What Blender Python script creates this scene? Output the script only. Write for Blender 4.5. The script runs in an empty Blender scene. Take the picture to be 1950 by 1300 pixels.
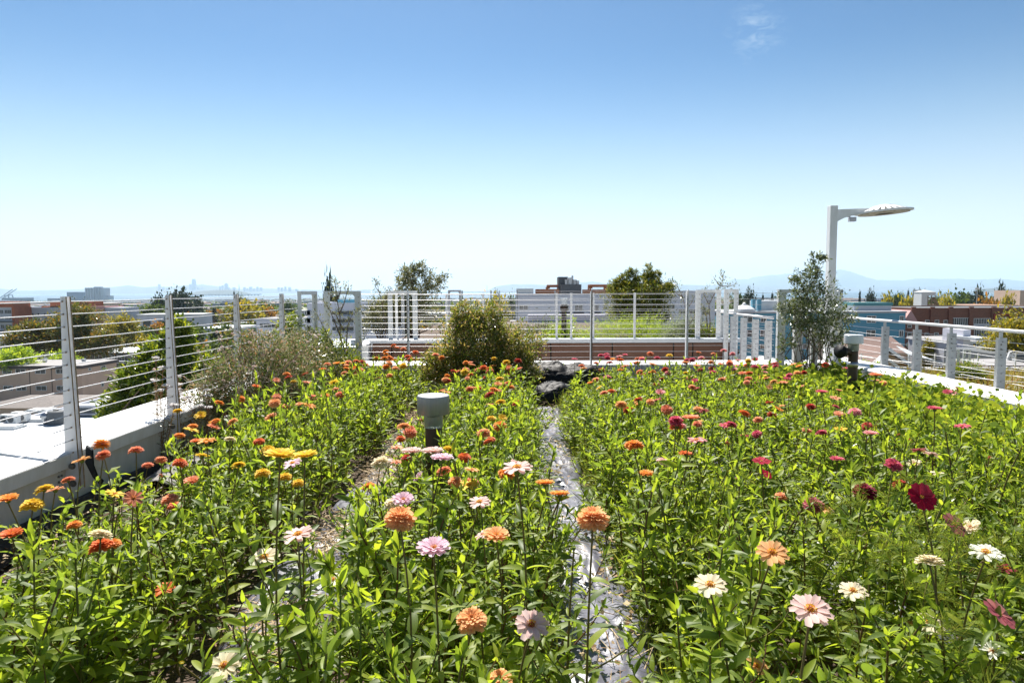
import bpy, bmesh, math, random
import numpy as np
from mathutils import Vector, Matrix, noise as mnoise
random.seed(7); RNG = np.random.default_rng(7)
R = math.radians
scene = bpy.context.scene
SKY_G, SKY_S, SKY_W, SKY_M = 1.5, 0.055, 4.25, .87
COL = scene.collection

# ------------------------------------------------------------------ camera
cam_d = bpy.data.cameras.new('camera'); cam = bpy.data.objects.new('camera', cam_d); COL.objects.link(cam)
cam_d.sensor_width = 36; cam_d.lens = 24; cam_d.clip_start = 0.05; cam_d.clip_end = 120000
PITCH, YAW, ROLL = math.atan(97/1300), math.atan(10/1300), R(-0.2)
CAMM = Matrix.Rotation(YAW, 4, 'Z') @ Matrix.Rotation(math.pi/2 - PITCH, 4, 'X') @ Matrix.Rotation(ROLL, 4, 'Z')
cam.matrix_world = Matrix.Translation((0, 0, 1.5)) @ CAMM
scene.camera = cam
EYE = Vector((0, 0, 1.5))
def at(px, py, Y):
    """world point seen at photograph pixel (px, py), at world depth Y"""
    d = CAMM.to_3x3() @ Vector((px - 975, -(py - 650), -1300))
    return EYE + d * (Y / d.y)
def onz(px, py, z):
    d = CAMM.to_3x3() @ Vector((px - 975, -(py - 650), -1300))
    return EYE + d * ((z - EYE.z) / d.z)

# ------------------------------------------------------------------ world and sun
SUN_EL, SUN_AZ = R(53), R(-14)          # azimuth from +Y, negative = to the left
W = bpy.data.worlds.new('World'); scene.world = W; W.use_nodes = True
nt = W.node_tree; nt.nodes.clear()
def N(tree, t, **kw):
    n = tree.nodes.new(t)
    for k, v in kw.items():
        if k in n.inputs: n.inputs[k].default_value = v
        else: setattr(n, k, v)
    return n
out = N(nt, 'ShaderNodeOutputWorld'); bg = N(nt, 'ShaderNodeBackground'); bg.inputs[1].default_value = SKY_S
sky = N(nt, 'ShaderNodeTexSky'); sky.sky_type = 'NISHITA'; sky.sun_disc = False
sky.sun_elevation = SUN_EL; sky.sun_rotation = SUN_AZ
sky.air_density = 1.0; sky.dust_density = 0.3; sky.ozone_density = 1.5; sky.altitude = 50
# thin wisp of cloud, high on the right, and a low bank along the horizon
tc = N(nt, 'ShaderNodeTexCoord')
cd = (at(1440, 62, 100) - EYE).normalized()
dot = N(nt, 'ShaderNodeVectorMath', operation='DISTANCE'); dot.inputs[1].default_value = cd
nt.links.new(tc.outputs['Generated'], dot.inputs[0])
mr = N(nt, 'ShaderNodeMapRange'); nt.links.new(dot.outputs['Value'], mr.inputs[0])
mr.inputs[1].default_value = 0.004; mr.inputs[2].default_value = 0.045; mr.inputs[3].default_value = 1; mr.inputs[4].default_value = 0
mpn = N(nt, 'ShaderNodeMapping'); mpn.inputs['Rotation'].default_value = (0.2, 0.5, 0.3); mpn.inputs['Scale'].default_value = (1, 1, 2.2)
nt.links.new(tc.outputs['Generated'], mpn.inputs[0])
nz = N(nt, 'ShaderNodeTexNoise', Scale=42, Detail=6, Roughness=0.6, Distortion=0.6); nt.links.new(mpn.outputs[0], nz.inputs['Vector'])
mr2 = N(nt, 'ShaderNodeMapRange'); nt.links.new(nz.outputs[0], mr2.inputs[0]); mr2.inputs[1].default_value = 0.45; mr2.inputs[2].default_value = 0.8; mr2.inputs[4].default_value = .5
m1 = N(nt, 'ShaderNodeMath', operation='MULTIPLY'); nt.links.new(mr.outputs[0], m1.inputs[0]); nt.links.new(mr2.outputs[0], m1.inputs[1])
# low bank
sep = N(nt, 'ShaderNodeSeparateXYZ'); nt.links.new(tc.outputs['Generated'], sep.inputs[0])
b1 = N(nt, 'ShaderNodeMapRange'); nt.links.new(sep.outputs[2], b1.inputs[0]); b1.inputs[1].default_value = 0.0; b1.inputs[2].default_value = 0.04; b1.inputs[3].default_value = 1; b1.inputs[4].default_value = 0
mp3 = N(nt, 'ShaderNodeMapping'); mp3.inputs['Scale'].default_value = (2.2, 2.2, 60); nt.links.new(tc.outputs['Generated'], mp3.inputs[0])
nz3 = N(nt, 'ShaderNodeTexNoise', Scale=2.2, Detail=5); nt.links.new(mp3.outputs[0], nz3.inputs['Vector'])
mr3 = N(nt, 'ShaderNodeMapRange'); nt.links.new(nz3.outputs[0], mr3.inputs[0]); mr3.inputs[1].default_value = 0.42; mr3.inputs[2].default_value = 0.65; mr3.inputs[4].default_value = .5
m3 = N(nt, 'ShaderNodeMath', operation='MULTIPLY'); nt.links.new(b1.outputs[0], m3.inputs[0]); nt.links.new(mr3.outputs[0], m3.inputs[1])
ma = N(nt, 'ShaderNodeMath', operation='MAXIMUM'); nt.links.new(m1.outputs[0], ma.inputs[0]); nt.links.new(m3.outputs[0], ma.inputs[1])
mx = N(nt, 'ShaderNodeMixRGB'); mx.inputs[2].default_value = (SKY_W*.99, SKY_W*1.01, SKY_W*1.02, 1)
b4 = N(nt, 'ShaderNodeMapRange', interpolation_type='SMOOTHSTEP'); nt.links.new(sep.outputs[2], b4.inputs[0]); b4.inputs[1].default_value = -0.03; b4.inputs[2].default_value = 0.33; b4.inputs[3].default_value = SKY_M; b4.inputs[4].default_value = 0
ma2 = N(nt, 'ShaderNodeMath', operation='MAXIMUM'); nt.links.new(ma.outputs[0], ma2.inputs[0]); nt.links.new(b4.outputs[0], ma2.inputs[1])
hs = N(nt, 'ShaderNodeHueSaturation', Hue=0.489, Saturation=1.14, Value=0.465); nt.links.new(sky.outputs[0], hs.inputs['Color'])
nt.links.new(ma2.outputs[0], mx.inputs[0]); nt.links.new(hs.outputs[0], mx.inputs[1])
gm = N(nt, 'ShaderNodeGamma'); gm.inputs[1].default_value = SKY_G; nt.links.new(mx.outputs[0], gm.inputs[0]); nt.links.new(gm.outputs[0], bg.inputs[0]); nt.links.new(bg.outputs[0], out.inputs[0])

sd = bpy.data.lights.new('sun', 'SUN'); sd.energy = 5.0; sd.angle = R(0.5); sd.color = (1, 0.95, 0.87)
sun = bpy.data.objects.new('sun', sd); COL.objects.link(sun)
sdir = Vector((math.sin(SUN_AZ)*math.cos(SUN_EL), math.cos(SUN_AZ)*math.cos(SUN_EL), math.sin(SUN_EL)))
sun.rotation_euler = sdir.to_track_quat('Z', 'Y').to_euler(); sun.location = (0, 0, 60)
scene.view_settings.view_transform = 'Standard'; scene.view_settings.look = 'None'
scene.view_settings.exposure = 1.1; scene.view_settings.gamma = 1.0
scene.cycles.max_bounces = 8; scene.cycles.transparent_max_bounces = 12; scene.cycles.volume_bounces = 1
scene.cycles.sample_clamp_indirect = 6

# ------------------------------------------------------------------ materials
def mat(name, col, rough=0.7, metal=0.0, var=0.15, scale=3.0, bump=0.0, bscale=None, col2=None, spec=0.5, stretch=None):
    m = bpy.data.materials.new(name); m.use_nodes = True; t = m.node_tree
    p = t.nodes['Principled BSDF']; p.inputs['Roughness'].default_value = rough; p.inputs['Metallic'].default_value = metal
    p.inputs['Specular IOR Level'].default_value = spec
    tcn = N(t, 'ShaderNodeTexCoord'); mpp = N(t, 'ShaderNodeMapping'); t.links.new(tcn.outputs['Object'], mpp.inputs[0])
    if stretch: mpp.inputs['Scale'].default_value = stretch
    nn = N(t, 'ShaderNodeTexNoise', Scale=scale, Detail=6, Roughness=0.65); t.links.new(mpp.outputs[0], nn.inputs['Vector'])
    cr = N(t, 'ShaderNodeValToRGB'); t.links.new(nn.outputs[0], cr.inputs[0])
    c2 = col2 or tuple(min(1, c*(1+var)) for c in col); c1 = tuple(c*(1-var) for c in col) if not col2 else col
    cr.color_ramp.elements[0].position = 0.32; cr.color_ramp.elements[1].position = 0.68
    cr.color_ramp.elements[0].color = (*c1, 1); cr.color_ramp.elements[1].color = (*c2, 1)
    t.links.new(cr.outputs[0], p.inputs['Base Color'])
    if bump:
        n2 = N(t, 'ShaderNodeTexNoise', Scale=bscale or scale*4, Detail=8, Roughness=0.6); t.links.new(mpp.outputs[0], n2.inputs['Vector'])
        bm_ = N(t, 'ShaderNodeBump', Strength=bump, Distance=0.02); t.links.new(n2.outputs[0], bm_.inputs['Height']); t.links.new(bm_.outputs[0], p.inputs['Normal'])
    return m

def leafmat(name, cols, trans=0.5, tcol=None, gloss=0.08, rough=0.4):
    """thin leaf: diffuse + translucent + a little gloss, tone drawn per leaf"""
    m = bpy.data.materials.new(name); m.use_nodes = True; t = m.node_tree; t.nodes.clear()
    o = N(t, 'ShaderNodeOutputMaterial'); g = N(t, 'ShaderNodeNewGeometry')
    cr = N(t, 'ShaderNodeValToRGB'); t.links.new(g.outputs['Random Per Island'], cr.inputs[0])
    els = cr.color_ramp.elements
    while len(els) < len(cols): els.new(0.5)
    for i, c in enumerate(cols):
        els[i].position = i/(len(cols)-1); els[i].color = (*c, 1)
    d = N(t, 'ShaderNodeBsdfDiffuse'); tr = N(t, 'ShaderNodeBsdfTranslucent'); gl = N(t, 'ShaderNodeBsdfGlossy', Roughness=rough)
    gl.inputs['Color'].default_value = (1, 1, 1, 1)
    t.links.new(cr.outputs[0], d.inputs[0])
    if tcol:
        mm = N(t, 'ShaderNodeMixRGB', blend_type='MULTIPLY'); mm.inputs[0].default_value = 1; mm.inputs[2].default_value = (*tcol, 1)
        t.links.new(cr.outputs[0], mm.inputs[1]); t.links.new(mm.outputs[0], tr.inputs[0])
    else: t.links.new(cr.outputs[0], tr.inputs[0])
    mxs = N(t, 'ShaderNodeMixShader'); mxs.inputs[0].default_value = trans
    t.links.new(d.outputs[0], mxs.inputs[1]); t.links.new(tr.outputs[0], mxs.inputs[2])
    fr = N(t, 'ShaderNodeFresnel'); fr.inputs[0].default_value = 1.4
    fa = N(t, 'ShaderNodeMath', operation='MULTIPLY_ADD'); fa.inputs[1].default_value = gloss*2.0; fa.inputs[2].default_value = gloss*0.08
    t.links.new(fr.outputs[0], fa.inputs[0])
    mx2 = N(t, 'ShaderNodeMixShader'); t.links.new(fa.outputs[0], mx2.inputs[0])
    t.links.new(mxs.outputs[0], mx2.inputs[1]); t.links.new(gl.outputs[0], mx2.inputs[2]); t.links.new(mx2.outputs[0], o.inputs[0])
    return m

# ------------------------------------------------------------------ mesh helpers
class MB:
    def __init__(s): s.v = []; s.f = []; s.m = []; s.cur = 0
    def add(s, vs, fs):
        b = len(s.v); s.v += [tuple(v) for v in vs]; s.f += [tuple(i+b for i in f) for f in fs]; s.m += [s.cur]*len(fs); return s
    def box(s, x0, x1, y0, y1, z0, z1):
        return s.add([(x0,y0,z0),(x1,y0,z0),(x1,y1,z0),(x0,y1,z0),(x0,y0,z1),(x1,y0,z1),(x1,y1,z1),(x0,y1,z1)],
                     [(0,3,2,1),(4,5,6,7),(0,1,5,4),(1,2,6,5),(2,3,7,6),(3,0,4,7)])
    def rbox(s, c, size, M=None):
        hx, hy, hz = [a/2 for a in size]; M = M or Matrix.Identity(3); c = Vector(c)
        vs = [c + M @ Vector(p) for p in [(-hx,-hy,-hz),(hx,-hy,-hz),(hx,hy,-hz),(-hx,hy,-hz),(-hx,-hy,hz),(hx,-hy,hz),(hx,hy,hz),(-hx,hy,hz)]]
        return s.add(vs, [(0,3,2,1),(4,5,6,7),(0,1,5,4),(1,2,6,5),(2,3,7,6),(3,0,4,7)])
    def bar(s, a, b, w, h=None):
        a, b = Vector(a), Vector(b); d = b-a; q = d.to_track_quat('Y', 'Z').to_matrix()
        return s.rbox((a+b)/2, (w, d.length, h or w), q)
    def tube(s, pts, rad, n=6, cap=True):
        pts = [Vector(p) for p in pts]; k = len(pts)
        rad = rad if isinstance(rad, (list, tuple)) else [rad]*k
        b = len(s.v); prev = None
        for i, p in enumerate(pts):
            d = (pts[min(i+1, k-1)] - pts[max(i-1, 0)]).normalized()
            if prev is None:
                u = d.orthogonal().normalized()
            else:
                u = (prev - d*prev.dot(d)).normalized()
            prev = u; w = d.cross(u)
            for j in range(n):
                a = 2*math.pi*j/n; s.v.append(tuple(p + (u*math.cos(a) + w*math.sin(a))*rad[i]))
        nf = 0
        for i in range(k-1):
            for j in range(n):
                j2 = (j+1) % n; s.f.append((b+i*n+j, b+i*n+j2, b+(i+1)*n+j2, b+(i+1)*n+j)); nf += 1
        if cap:
            s.f.append(tuple(b+j for j in range(n))[::-1]); s.f.append(tuple(b+(k-1)*n+j for j in range(n))); nf += 2
        s.m += [s.cur]*nf
        return s
    def lathe(s, prof, c=(0,0,0), n=32):
        """prof: list of (r, z); closed at the ends when r = 0"""
        b = len(s.v); c = Vector(c)
        for r, z in prof:
            for j in range(n):
                a = 2*math.pi*j/n; s.v.append((c.x+r*math.cos(a), c.y+r*math.sin(a), c.z+z))
        for i in range(len(prof)-1):
            for j in range(n):
                j2 = (j+1) % n; s.f.append((b+i*n+j, b+i*n+j2, b+(i+1)*n+j2, b+(i+1)*n+j)); s.m.append(s.cur)
        return s
    def prism(s, poly, y0, y1):
        """poly of (x, z) extruded along Y"""
        n = len(poly); vs = [(x, y0, z) for x, z in poly] + [(x, y1, z) for x, z in poly]
        return s.add(vs, [tuple(range(n)), tuple(range(2*n-1, n-1, -1))] + [(i, i+n, (i+1) % n + n, (i+1) % n) for i in range(n)])
    def prismx(s, poly, x0, x1):
        n = len(poly); vs = [(x0, y, z) for y, z in poly] + [(x1, y, z) for y, z in poly]
        return s.add(vs, [tuple(range(n))[::-1], tuple(range(n, 2*n))] + [(i, (i+1) % n, (i+1) % n + n, i+n) for i in range(n)])
    def build(s, name, mats, parent=None, smooth=False, bevel=0):
        me = bpy.data.meshes.new(name); me.from_pydata(s.v, [], s.f)
        if not isinstance(mats, (list, tuple)): mats = [mats]
        for m in mats: me.materials.append(m)
        if len(mats) > 1: me.polygons.foreach_set('material_index', s.m)
        bm_ = bmesh.new(); bm_.from_mesh(me); bmesh.ops.recalc_face_normals(bm_, faces=bm_.faces); bm_.to_mesh(me); bm_.free()
        if smooth: me.polygons.foreach_set('use_smooth', [True]*len(me.polygons))
        if smooth == 'auto': me.set_sharp_from_angle(angle=R(35))
        o = bpy.data.objects.new(name, me); COL.objects.link(o)
        if parent: o.parent = parent
        if bevel:
            b = o.modifiers.new('bevel', 'BEVEL'); b.width = bevel; b.segments = 2; b.limit_method = 'ANGLE'
        return o

def tag(o, label=None, cat=None, group=None, kind=None):
    if label: o['label'] = label
    if cat: o['category'] = cat
    if group: o['group'] = group
    if kind: o['kind'] = kind
    return o
def thing(name, label, cat, group=None, loc=(0,0,0)):
    o = bpy.data.objects.new(name, None); COL.objects.link(o); o.location = loc; o.empty_display_size = 0.1
    return tag(o, label, cat, group)
def dup(root, loc=None, rz=None, sc=None, label=None, group=None):
    r = root.copy(); COL.objects.link(r)
    if loc is not None: r.location = loc
    if rz is not None: r.rotation_euler = (0, 0, rz)
    if sc is not None: r.scale = sc if isinstance(sc, tuple) else (sc, sc, sc)
    if label: r['label'] = label
    if group: r['group'] = group
    for ch in root.children:
        c = ch.copy(); COL.objects.link(c); c.parent = r
        for g in ch.children:
            d = g.copy(); COL.objects.link(d); d.parent = c
    return r

class Cloud:
    """stamps quad templates many times into one mesh"""
    def __init__(s): s.V = []; s.F = []; s.M = []; s.n = 0
    def stamp(s, tv, tf, mats3, pos, mi=0):
        if len(pos) == 0: return
        v = np.einsum('nij,kj->nki', mats3, tv) + pos[:, None, :]
        k = len(tv); n = len(pos)
        f = tf[None, :, :] + (np.arange(n)*k)[:, None, None] + s.n
        s.V.append(v.reshape(-1, 3)); s.F.append(f.reshape(-1, 4)); s.n += n*k
        m = np.full((n, len(tf)), 0); m[:] = np.asarray(mi).reshape(-1, 1) if np.ndim(mi) else mi
        s.M.append(m.reshape(-1))
    def addmb(s, mb, mi=0):
        fs = [f if len(f) == 4 else (f[0], f[1], f[2], f[2]) for f in mb.f if len(f) <= 4]
        fs = [f for f in fs if len(set(f)) == 4]
        if not fs: return
        s.V.append(np.array(mb.v)); s.F.append(np.array(fs)+s.n); s.n += len(mb.v); s.M.append(np.full(len(fs), mi))
    def merge(s, V, F, Mi):
        s.V.append(V); s.F.append(F + s.n); s.n += len(V); s.M.append(Mi)
    def arrays(s): return np.concatenate(s.V), np.concatenate(s.F), np.concatenate(s.M)
    def mesh(s, name, mats, smooth=True):
        V, F, M = s.arrays(); me = bpy.data.meshes.new(name)
        me.vertices.add(len(V)); me.vertices.foreach_set('co', V.astype(np.float32).ravel())
        me.loops.add(len(F)*4); me.loops.foreach_set('vertex_index', F.astype(np.int32).ravel())
        me.polygons.add(len(F)); me.polygons.foreach_set('loop_start', np.arange(0, len(F)*4, 4, dtype=np.int32))
        me.polygons.foreach_set('loop_total', np.full(len(F), 4, dtype=np.int32))
        if not isinstance(mats, (list, tuple)): mats = [mats]
        for m in mats: me.materials.append(m)
        me.polygons.foreach_set('material_index', M.astype(np.int32))
        me.polygons.foreach_set('use_smooth', np.full(len(F), smooth))
        me.update(calc_edges=True)
        return me
    def build(s, name, mats, parent=None, smooth=True):
        o = bpy.data.objects.new(name, s.mesh(name, mats, smooth)); COL.objects.link(o)
        if parent: o.parent = parent
        return o

def leaf_tpl(n=4, w=0.3, fold=0.25, droop=0.25, shape=1.0, notch=False):
    """unit-length leaf along +Y, normal +Z; (n+1)*3 vertices, 2n quads"""
    V = []
    for i in range(n+1):
        t = i/n
        wd = w*0.5*1.65*((t*0.97+.025)**.62)*((1-t)*.97+.03)**.85
        if notch: wd = w*0.5*(0.35+0.65*math.sin(math.pi*0.5*min(1, t*1.35)))*(1 if t < .95 else .7)
        z = -droop*t*t
        V += [(-wd, t, z+fold*wd), (0, t*(0.96 if notch and i == n else 1), z), (wd, t, z+fold*wd)]
    F = []
    for i in range(n):
        a = i*3; F += [(a, a+1, a+4, a+3), (a+1, a+2, a+5, a+4)]
    return np.array(V), np.array(F)
DIAM = (np.array([(0,0,0),(0.28,0.5,0.05),(0,1,-0.05),(-0.28,0.5,0.05)], float), np.array([[0,1,2,3]]))
ROUND = (np.array([(0,0,0),(0.42,0.45,0.08),(0,1,-0.02),(-0.42,0.45,0.08)], float), np.array([[0,1,2,3]]))
NEEDLE = (np.array([(-0.03,0,0),(0.03,0,0),(0.012,1,-0.08),(-0.012,1,-0.08)], float), np.array([[0,1,2,3]]))
CHIP = (np.array([(-0.5,-0.5,0),(0.5,-0.5,0.1),(0.5,0.5,-0.1),(-0.5,0.5,0.1)], float), np.array([[0,1,2,3]]))

def frames(d, up_bias, size, rng=RNG, wid=1.0):
    """basis matrices for leaf axes d (n,3)"""
    n = len(d); d = d/np.linalg.norm(d, axis=1, keepdims=True)
    nrm = rng.normal(size=(n, 3)) + np.array([0, 0, up_bias]); nrm -= d*np.sum(nrm*d, 1, keepdims=True)
    nrm /= np.linalg.norm(nrm, axis=1, keepdims=True)+1e-9
    side = np.cross(d, nrm); size = np.asarray(size).reshape(-1, 1)
    return np.stack([side*size*wid, d*size, nrm*size], axis=2)

def crown_cloud(C, c, rad, nclump, nleaf, leaf, tpl, rng, spread=0.2, shell=0.45, gap=0.0, up=1.0, mi=0, zlow=-1.0):
    """leaves in clumps spread through an ellipsoid; returns clump centres"""
    u = rng.normal(size=(nclump*2, 3)); u /= np.linalg.norm(u, axis=1, keepdims=True)
    u = u[u[:, 2] > zlow][:nclump]; n = len(u)
    r = (shell + (1-shell)*rng.random(n))**0.8
    r *= 1 + 0.22*np.sin(u[:, 0]*5+u[:, 1]*4+c[0]) * np.cos(u[:, 2]*6+c[1])
    cen = np.array(c) + u*r[:, None]*np.array(rad)
    sc = 0.6+0.8*rng.random(n)
    idx = np.repeat(np.arange(n), nleaf); k = len(idx)
    pos = cen[idx] + rng.normal(size=(k, 3))*np.array(rad).mean()*spread*sc[idx][:, None]
    d = rng.normal(size=(k, 3)) + (pos-np.array(c))/np.array(rad)*0.8 + np.array([0, 0, 0.4])
    C.stamp(tpl[0], tpl[1], frames(d, up, leaf*(0.6+0.8*rng.random(k)), rng), pos, mi)
    return cen

def trunk_mb(mb, base, top_pts, r0, rng, n=6, wob=0.1):
    base = Vector(base)
    for q in top_pts:
        q = Vector(q); L = (q-base).length; k = 5
        pts = [base.lerp(q, i/k) + Vector(rng.normal(size=3))*wob*L*0.12*(0 if i in (0, k) else 1) + Vector((0, 0, 0.14*math.hypot(q.x-base.x, q.y-base.y)*math.sin(math.pi*i/k)*(-1 if L > 2.2*math.hypot(q.x-base.x, q.y-base.y) else 1))) for i in range(k+1)]
        mb.tube(pts, [r0*(1-0.85*i/k) for i in range(k+1)], n)
HAZE_D = 5e-5
# ------------------------------------------------------------------ materials used by the setting
M_white = mat('white_paint', (0.84,0.85,0.86), 0.45, col2=(0.68,0.68,0.66), scale=4, bump=0.05, stretch=(2,2,.6))
M_stuc = mat('white_metal_wall', (0.68,0.67,0.66), 0.55, col2=(0.56,0.54,0.5), scale=3, bump=0.08, stretch=(3,3,.5))
M_steel = mat('galvanised_steel', (0.42,0.43,0.45), 0.45, 0.6, col2=(0.55,0.56,0.58), scale=14, bump=0.05)
M_plate = mat('painted_plate', (0.68,0.68,0.7), 0.5, col2=(0.78,0.78,0.78), scale=9, bump=0.04)
M_capm = mat('cap_metal', (0.3,0.31,0.33), 0.45, 0.55, var=0.08, scale=6, stretch=(14,14,0.3))
M_rust = mat('rusty_edge', (0.2,0.11,0.05), 0.8, col2=(0.42,0.32,0.2), scale=30)
M_cable = mat('cable_steel', (0.6,0.6,0.62), 0.45, 0.5, var=0.05)
M_bolt = mat('bolt_steel', (0.2,0.19,0.18), 0.6, 0.5, var=0.2, scale=40)
M_alu = mat('brushed_aluminium', (0.42,0.43,0.45), 0.36, 0.9, var=0.06, scale=6, stretch=(14,14,0.3), bump=0.02)
M_pipe = mat('dark_bronze_pipe', (0.035,0.026,0.02), 0.5, 0.3, col2=(0.09,0.055,0.04), scale=9, bump=0.1)
M_brown = mat('brown_panel', (0.13,0.055,0.03), 0.6, var=0.12, scale=4, stretch=(1,1,8))
M_cap = mat('metal_coping', (0.55,0.58,0.62), 0.4, 0.3, var=0.06)
M_black = mat('black_plastic', (0.012,0.012,0.014), 0.6, var=0.3, scale=5, bump=0.6, bscale=14, spec=.3)
M_blackd = mat('black_fabric', (0.02,0.02,0.02), 0.7, var=0.3, scale=8, bump=0.3)
M_mulch = mat('plastic_mulch', (0.075,0.075,0.1), 0.4, 0.0, col2=(0.15,0.15,0.2), scale=4, bump=0.25, bscale=14, spec=0.5)
M_soil = mat('soil', (0.05,0.033,0.024), 0.95, col2=(0.17,0.12,0.085), scale=26, bump=1.0, bscale=60)
M_hose = mat('drip_hose', (0.1,0.07,0.06), 0.55, var=0.2)
M_tan = mat('tan_stucco', (0.66,0.47,0.36), 0.85, var=0.07, scale=.4)
M_fascia = mat('dark_fascia', (0.1,0.085,0.08), 0.7, var=0.1)
M_groof = mat('grey_gravel_roof', (0.3,0.29,0.29), 0.9, var=0.12, scale=.5)
M_wroof = mat('white_membrane_roof', (0.42,0.45,0.47), 0.6, col2=(0.62,0.65,0.67), scale=.22)
M_shing = mat('shingle_roof', (0.17,0.15,0.14), 0.9, var=0.2, scale=2)
M_dkgreen = mat('dark_siding', (0.06,0.06,0.05), 0.8, var=0.1, scale=1)
M_ltgrey = mat('light_grey_stucco', (0.52,0.53,0.58), 0.8, var=0.05, scale=.3)
M_rusty = mat('rust_red_cladding', (0.42,0.13,0.06), 0.75, var=0.12, scale=.6)
M_pink = mat('pink_stucco', (0.58,0.32,0.3), 0.8, var=0.06, scale=.3)
M_lav = mat('pale_stucco', (0.68,0.68,0.76), 0.8, var=0.03, scale=.2)
M_blue = mat('blue_stucco', (0.1,0.3,0.42), 0.75, var=0.05, scale=.3)
M_teal = mat('teal_panel', (0.06,0.2,0.22), 0.7, var=0.08, scale=.5)
M_dgrey = mat('dark_grey_panel', (0.1,0.11,0.12), 0.7, var=0.06, scale=.5)
M_yel = mat('ochre_siding', (0.42,0.25,0.09), 0.8, var=0.08, scale=2)
M_broof = mat('brown_shingle', (0.2,0.13,0.11), 0.9, var=0.15, scale=3)
M_glass = mat('window_glass', (0.05,0.06,0.07), 0.12, 0, var=0.5, scale=.8, spec=0.9)
M_wood = mat('red_timber', (0.3,0.12,0.05), 0.7, var=0.15, scale=2)
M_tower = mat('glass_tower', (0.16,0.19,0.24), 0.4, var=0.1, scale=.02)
M_conc = mat('concrete_tower', (0.45,0.45,0.47), 0.7, var=0.1, scale=.02)
M_bark = mat('bark', (0.17,0.125,0.09), 0.9, var=0.35, scale=30, bump=0.4)
def brick_mat():
    m = mat('red_brick', (0.24,0.09,0.05), 0.85, var=0.1, scale=.3); t = m.node_tree
    b = N(t, 'ShaderNodeTexBrick', Scale=1.4); b.inputs['Color1'].default_value = (.26,.095,.055,1); b.inputs['Color2'].default_value = (.2,.075,.045,1); b.inputs['Mortar'].default_value = (.22,.15,.12,1)
    mp_ = N(t, 'ShaderNodeMapping'); mp_.inputs['Rotation'].default_value = (R(90), 0, 0); tc_ = N(t, 'ShaderNodeTexCoord')
    t.links.new(tc_.outputs['Object'], mp_.inputs[0]); t.links.new(mp_.outputs[0], b.inputs['Vector']); t.links.new(b.outputs[0], t.nodes['Principled BSDF'].inputs['Base Color']); return m
M_brick = brick_mat()

# ------------------------------------------------------------------ terrain, sea, hills
SEA = -49.0
def gz(x, y):
    d = math.hypot(x, y)
    return -19 - 30.5*min(1, max(0, (d-250)/3300))**0.8
SHORE = lambda az: 4300 if az < 0.05 else 4300 - 1200*min(1, (az-0.05)/0.3)
mb = MB(); rs = [0, 15, 30, 60, 90, 130, 180, 250, 350, 500, 700, 1000, 1400, 1900, 2500, 3100, 3700, 4300]
azs = np.linspace(-math.pi, math.pi, 73)
vs = []; fs = []
for i, r in enumerate(rs):
    for a in azs[:-1]:
        rr = min(r, SHORE(a)*(1+0.06*math.sin(a*23))) if i < len(rs)-1 else SHORE(a)*(1+0.06*math.sin(a*23))+200
        x, y = rr*math.sin(a), rr*math.cos(a); z = gz(x, y)
        if i == len(rs)-1: z = SEA-8
        vs.append((x, y, z))
na = len(azs)-1
for i in range(len(rs)-1):
    for j in range(na): fs.append((i*na+j, i*na+(j+1) % na, (i+1)*na+(j+1) % na, (i+1)*na+j))
mb.add(vs, fs)
M_ground = mat('city_ground', (0.06,0.08,0.045), 0.95, col2=(0.2,0.19,0.18), scale=.02)
tag(mb.build('ground', M_ground), kind='structure')
mb = MB(); S = 60000
mb.add([(-S,-3000,SEA),(S,-3000,SEA),(S,S,SEA),(-S,S,SEA)], [(0,1,2,3)])
M_water = bpy.data.materials.new('bay_water'); M_water.use_nodes = True; t = M_water.node_tree; p = t.nodes['Principled BSDF']
p.inputs['Base Color'].default_value = (0.06,0.11,0.14,1); p.inputs['Roughness'].default_value = 0.32; p.inputs['IOR'].default_value = 1.33
tcn = N(t, 'ShaderNodeTexCoord'); nn = N(t, 'ShaderNodeTexNoise', Scale=0.02, Detail=8); t.links.new(tcn.outputs['Object'], nn.inputs['Vector'])
bb = N(t, 'ShaderNodeBump', Strength=0.5, Distance=6); t.links.new(nn.outputs[0], bb.inputs['Height']); t.links.new(bb.outputs[0], p.inputs['Normal'])
tag(mb.build('bay_water', M_water), kind='structure')

M_hill = mat('far_hill', (0.035,0.05,0.04), 0.95, col2=(0.08,0.08,0.06), scale=.0012)
def hill(name, prof, Y, depth, label=None):
    """a ridge whose crest follows the profile; real depth in front and behind"""
    xs = np.arange(prof[0][0], prof[-1][0]+1, 5.0); ys = np.interp(xs, [q[0] for q in prof], [q[1] for q in prof])
    mb = MB(); vs = []; rows = 9
    for i, (x, y) in enumerate(zip(xs, ys)):
        c = at(x, y, Y); h = max(c.z-SEA, 1)
        for k in range(rows):
            t = k/(rows-1)*2-1
            f = math.cos(t*math.pi/2)**1.1 if abs(t) < 1 else -0.15
            nzv = mnoise.noise(Vector((x*0.045, t*2.2, Y*1e-3)))*0.28*(1-abs(1-abs(t)*2)) if 0 < abs(t) < 1 else 0
            jag = mnoise.noise(Vector((x*0.11, 3.3, Y*1e-3)))*h*0.035 if k == rows//2 else 0
            vs.append((c.x*(1+t*depth/Y), Y+t*depth, SEA-1 + (h+1)*(f*(1+nzv)) + jag))
    n = len(xs); fs = [(i*rows+k, (i+1)*rows+k, (i+1)*rows+k+1, i*rows+k+1) for i in range(n-1) for k in range(rows-1)]
    fs += [tuple(range(rows)), tuple((n-1)*rows+k for k in range(rows))[::-1]]
    mb.add(vs, fs); return tag(mb.build(name, M_hill, smooth=True), kind='structure')
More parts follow.
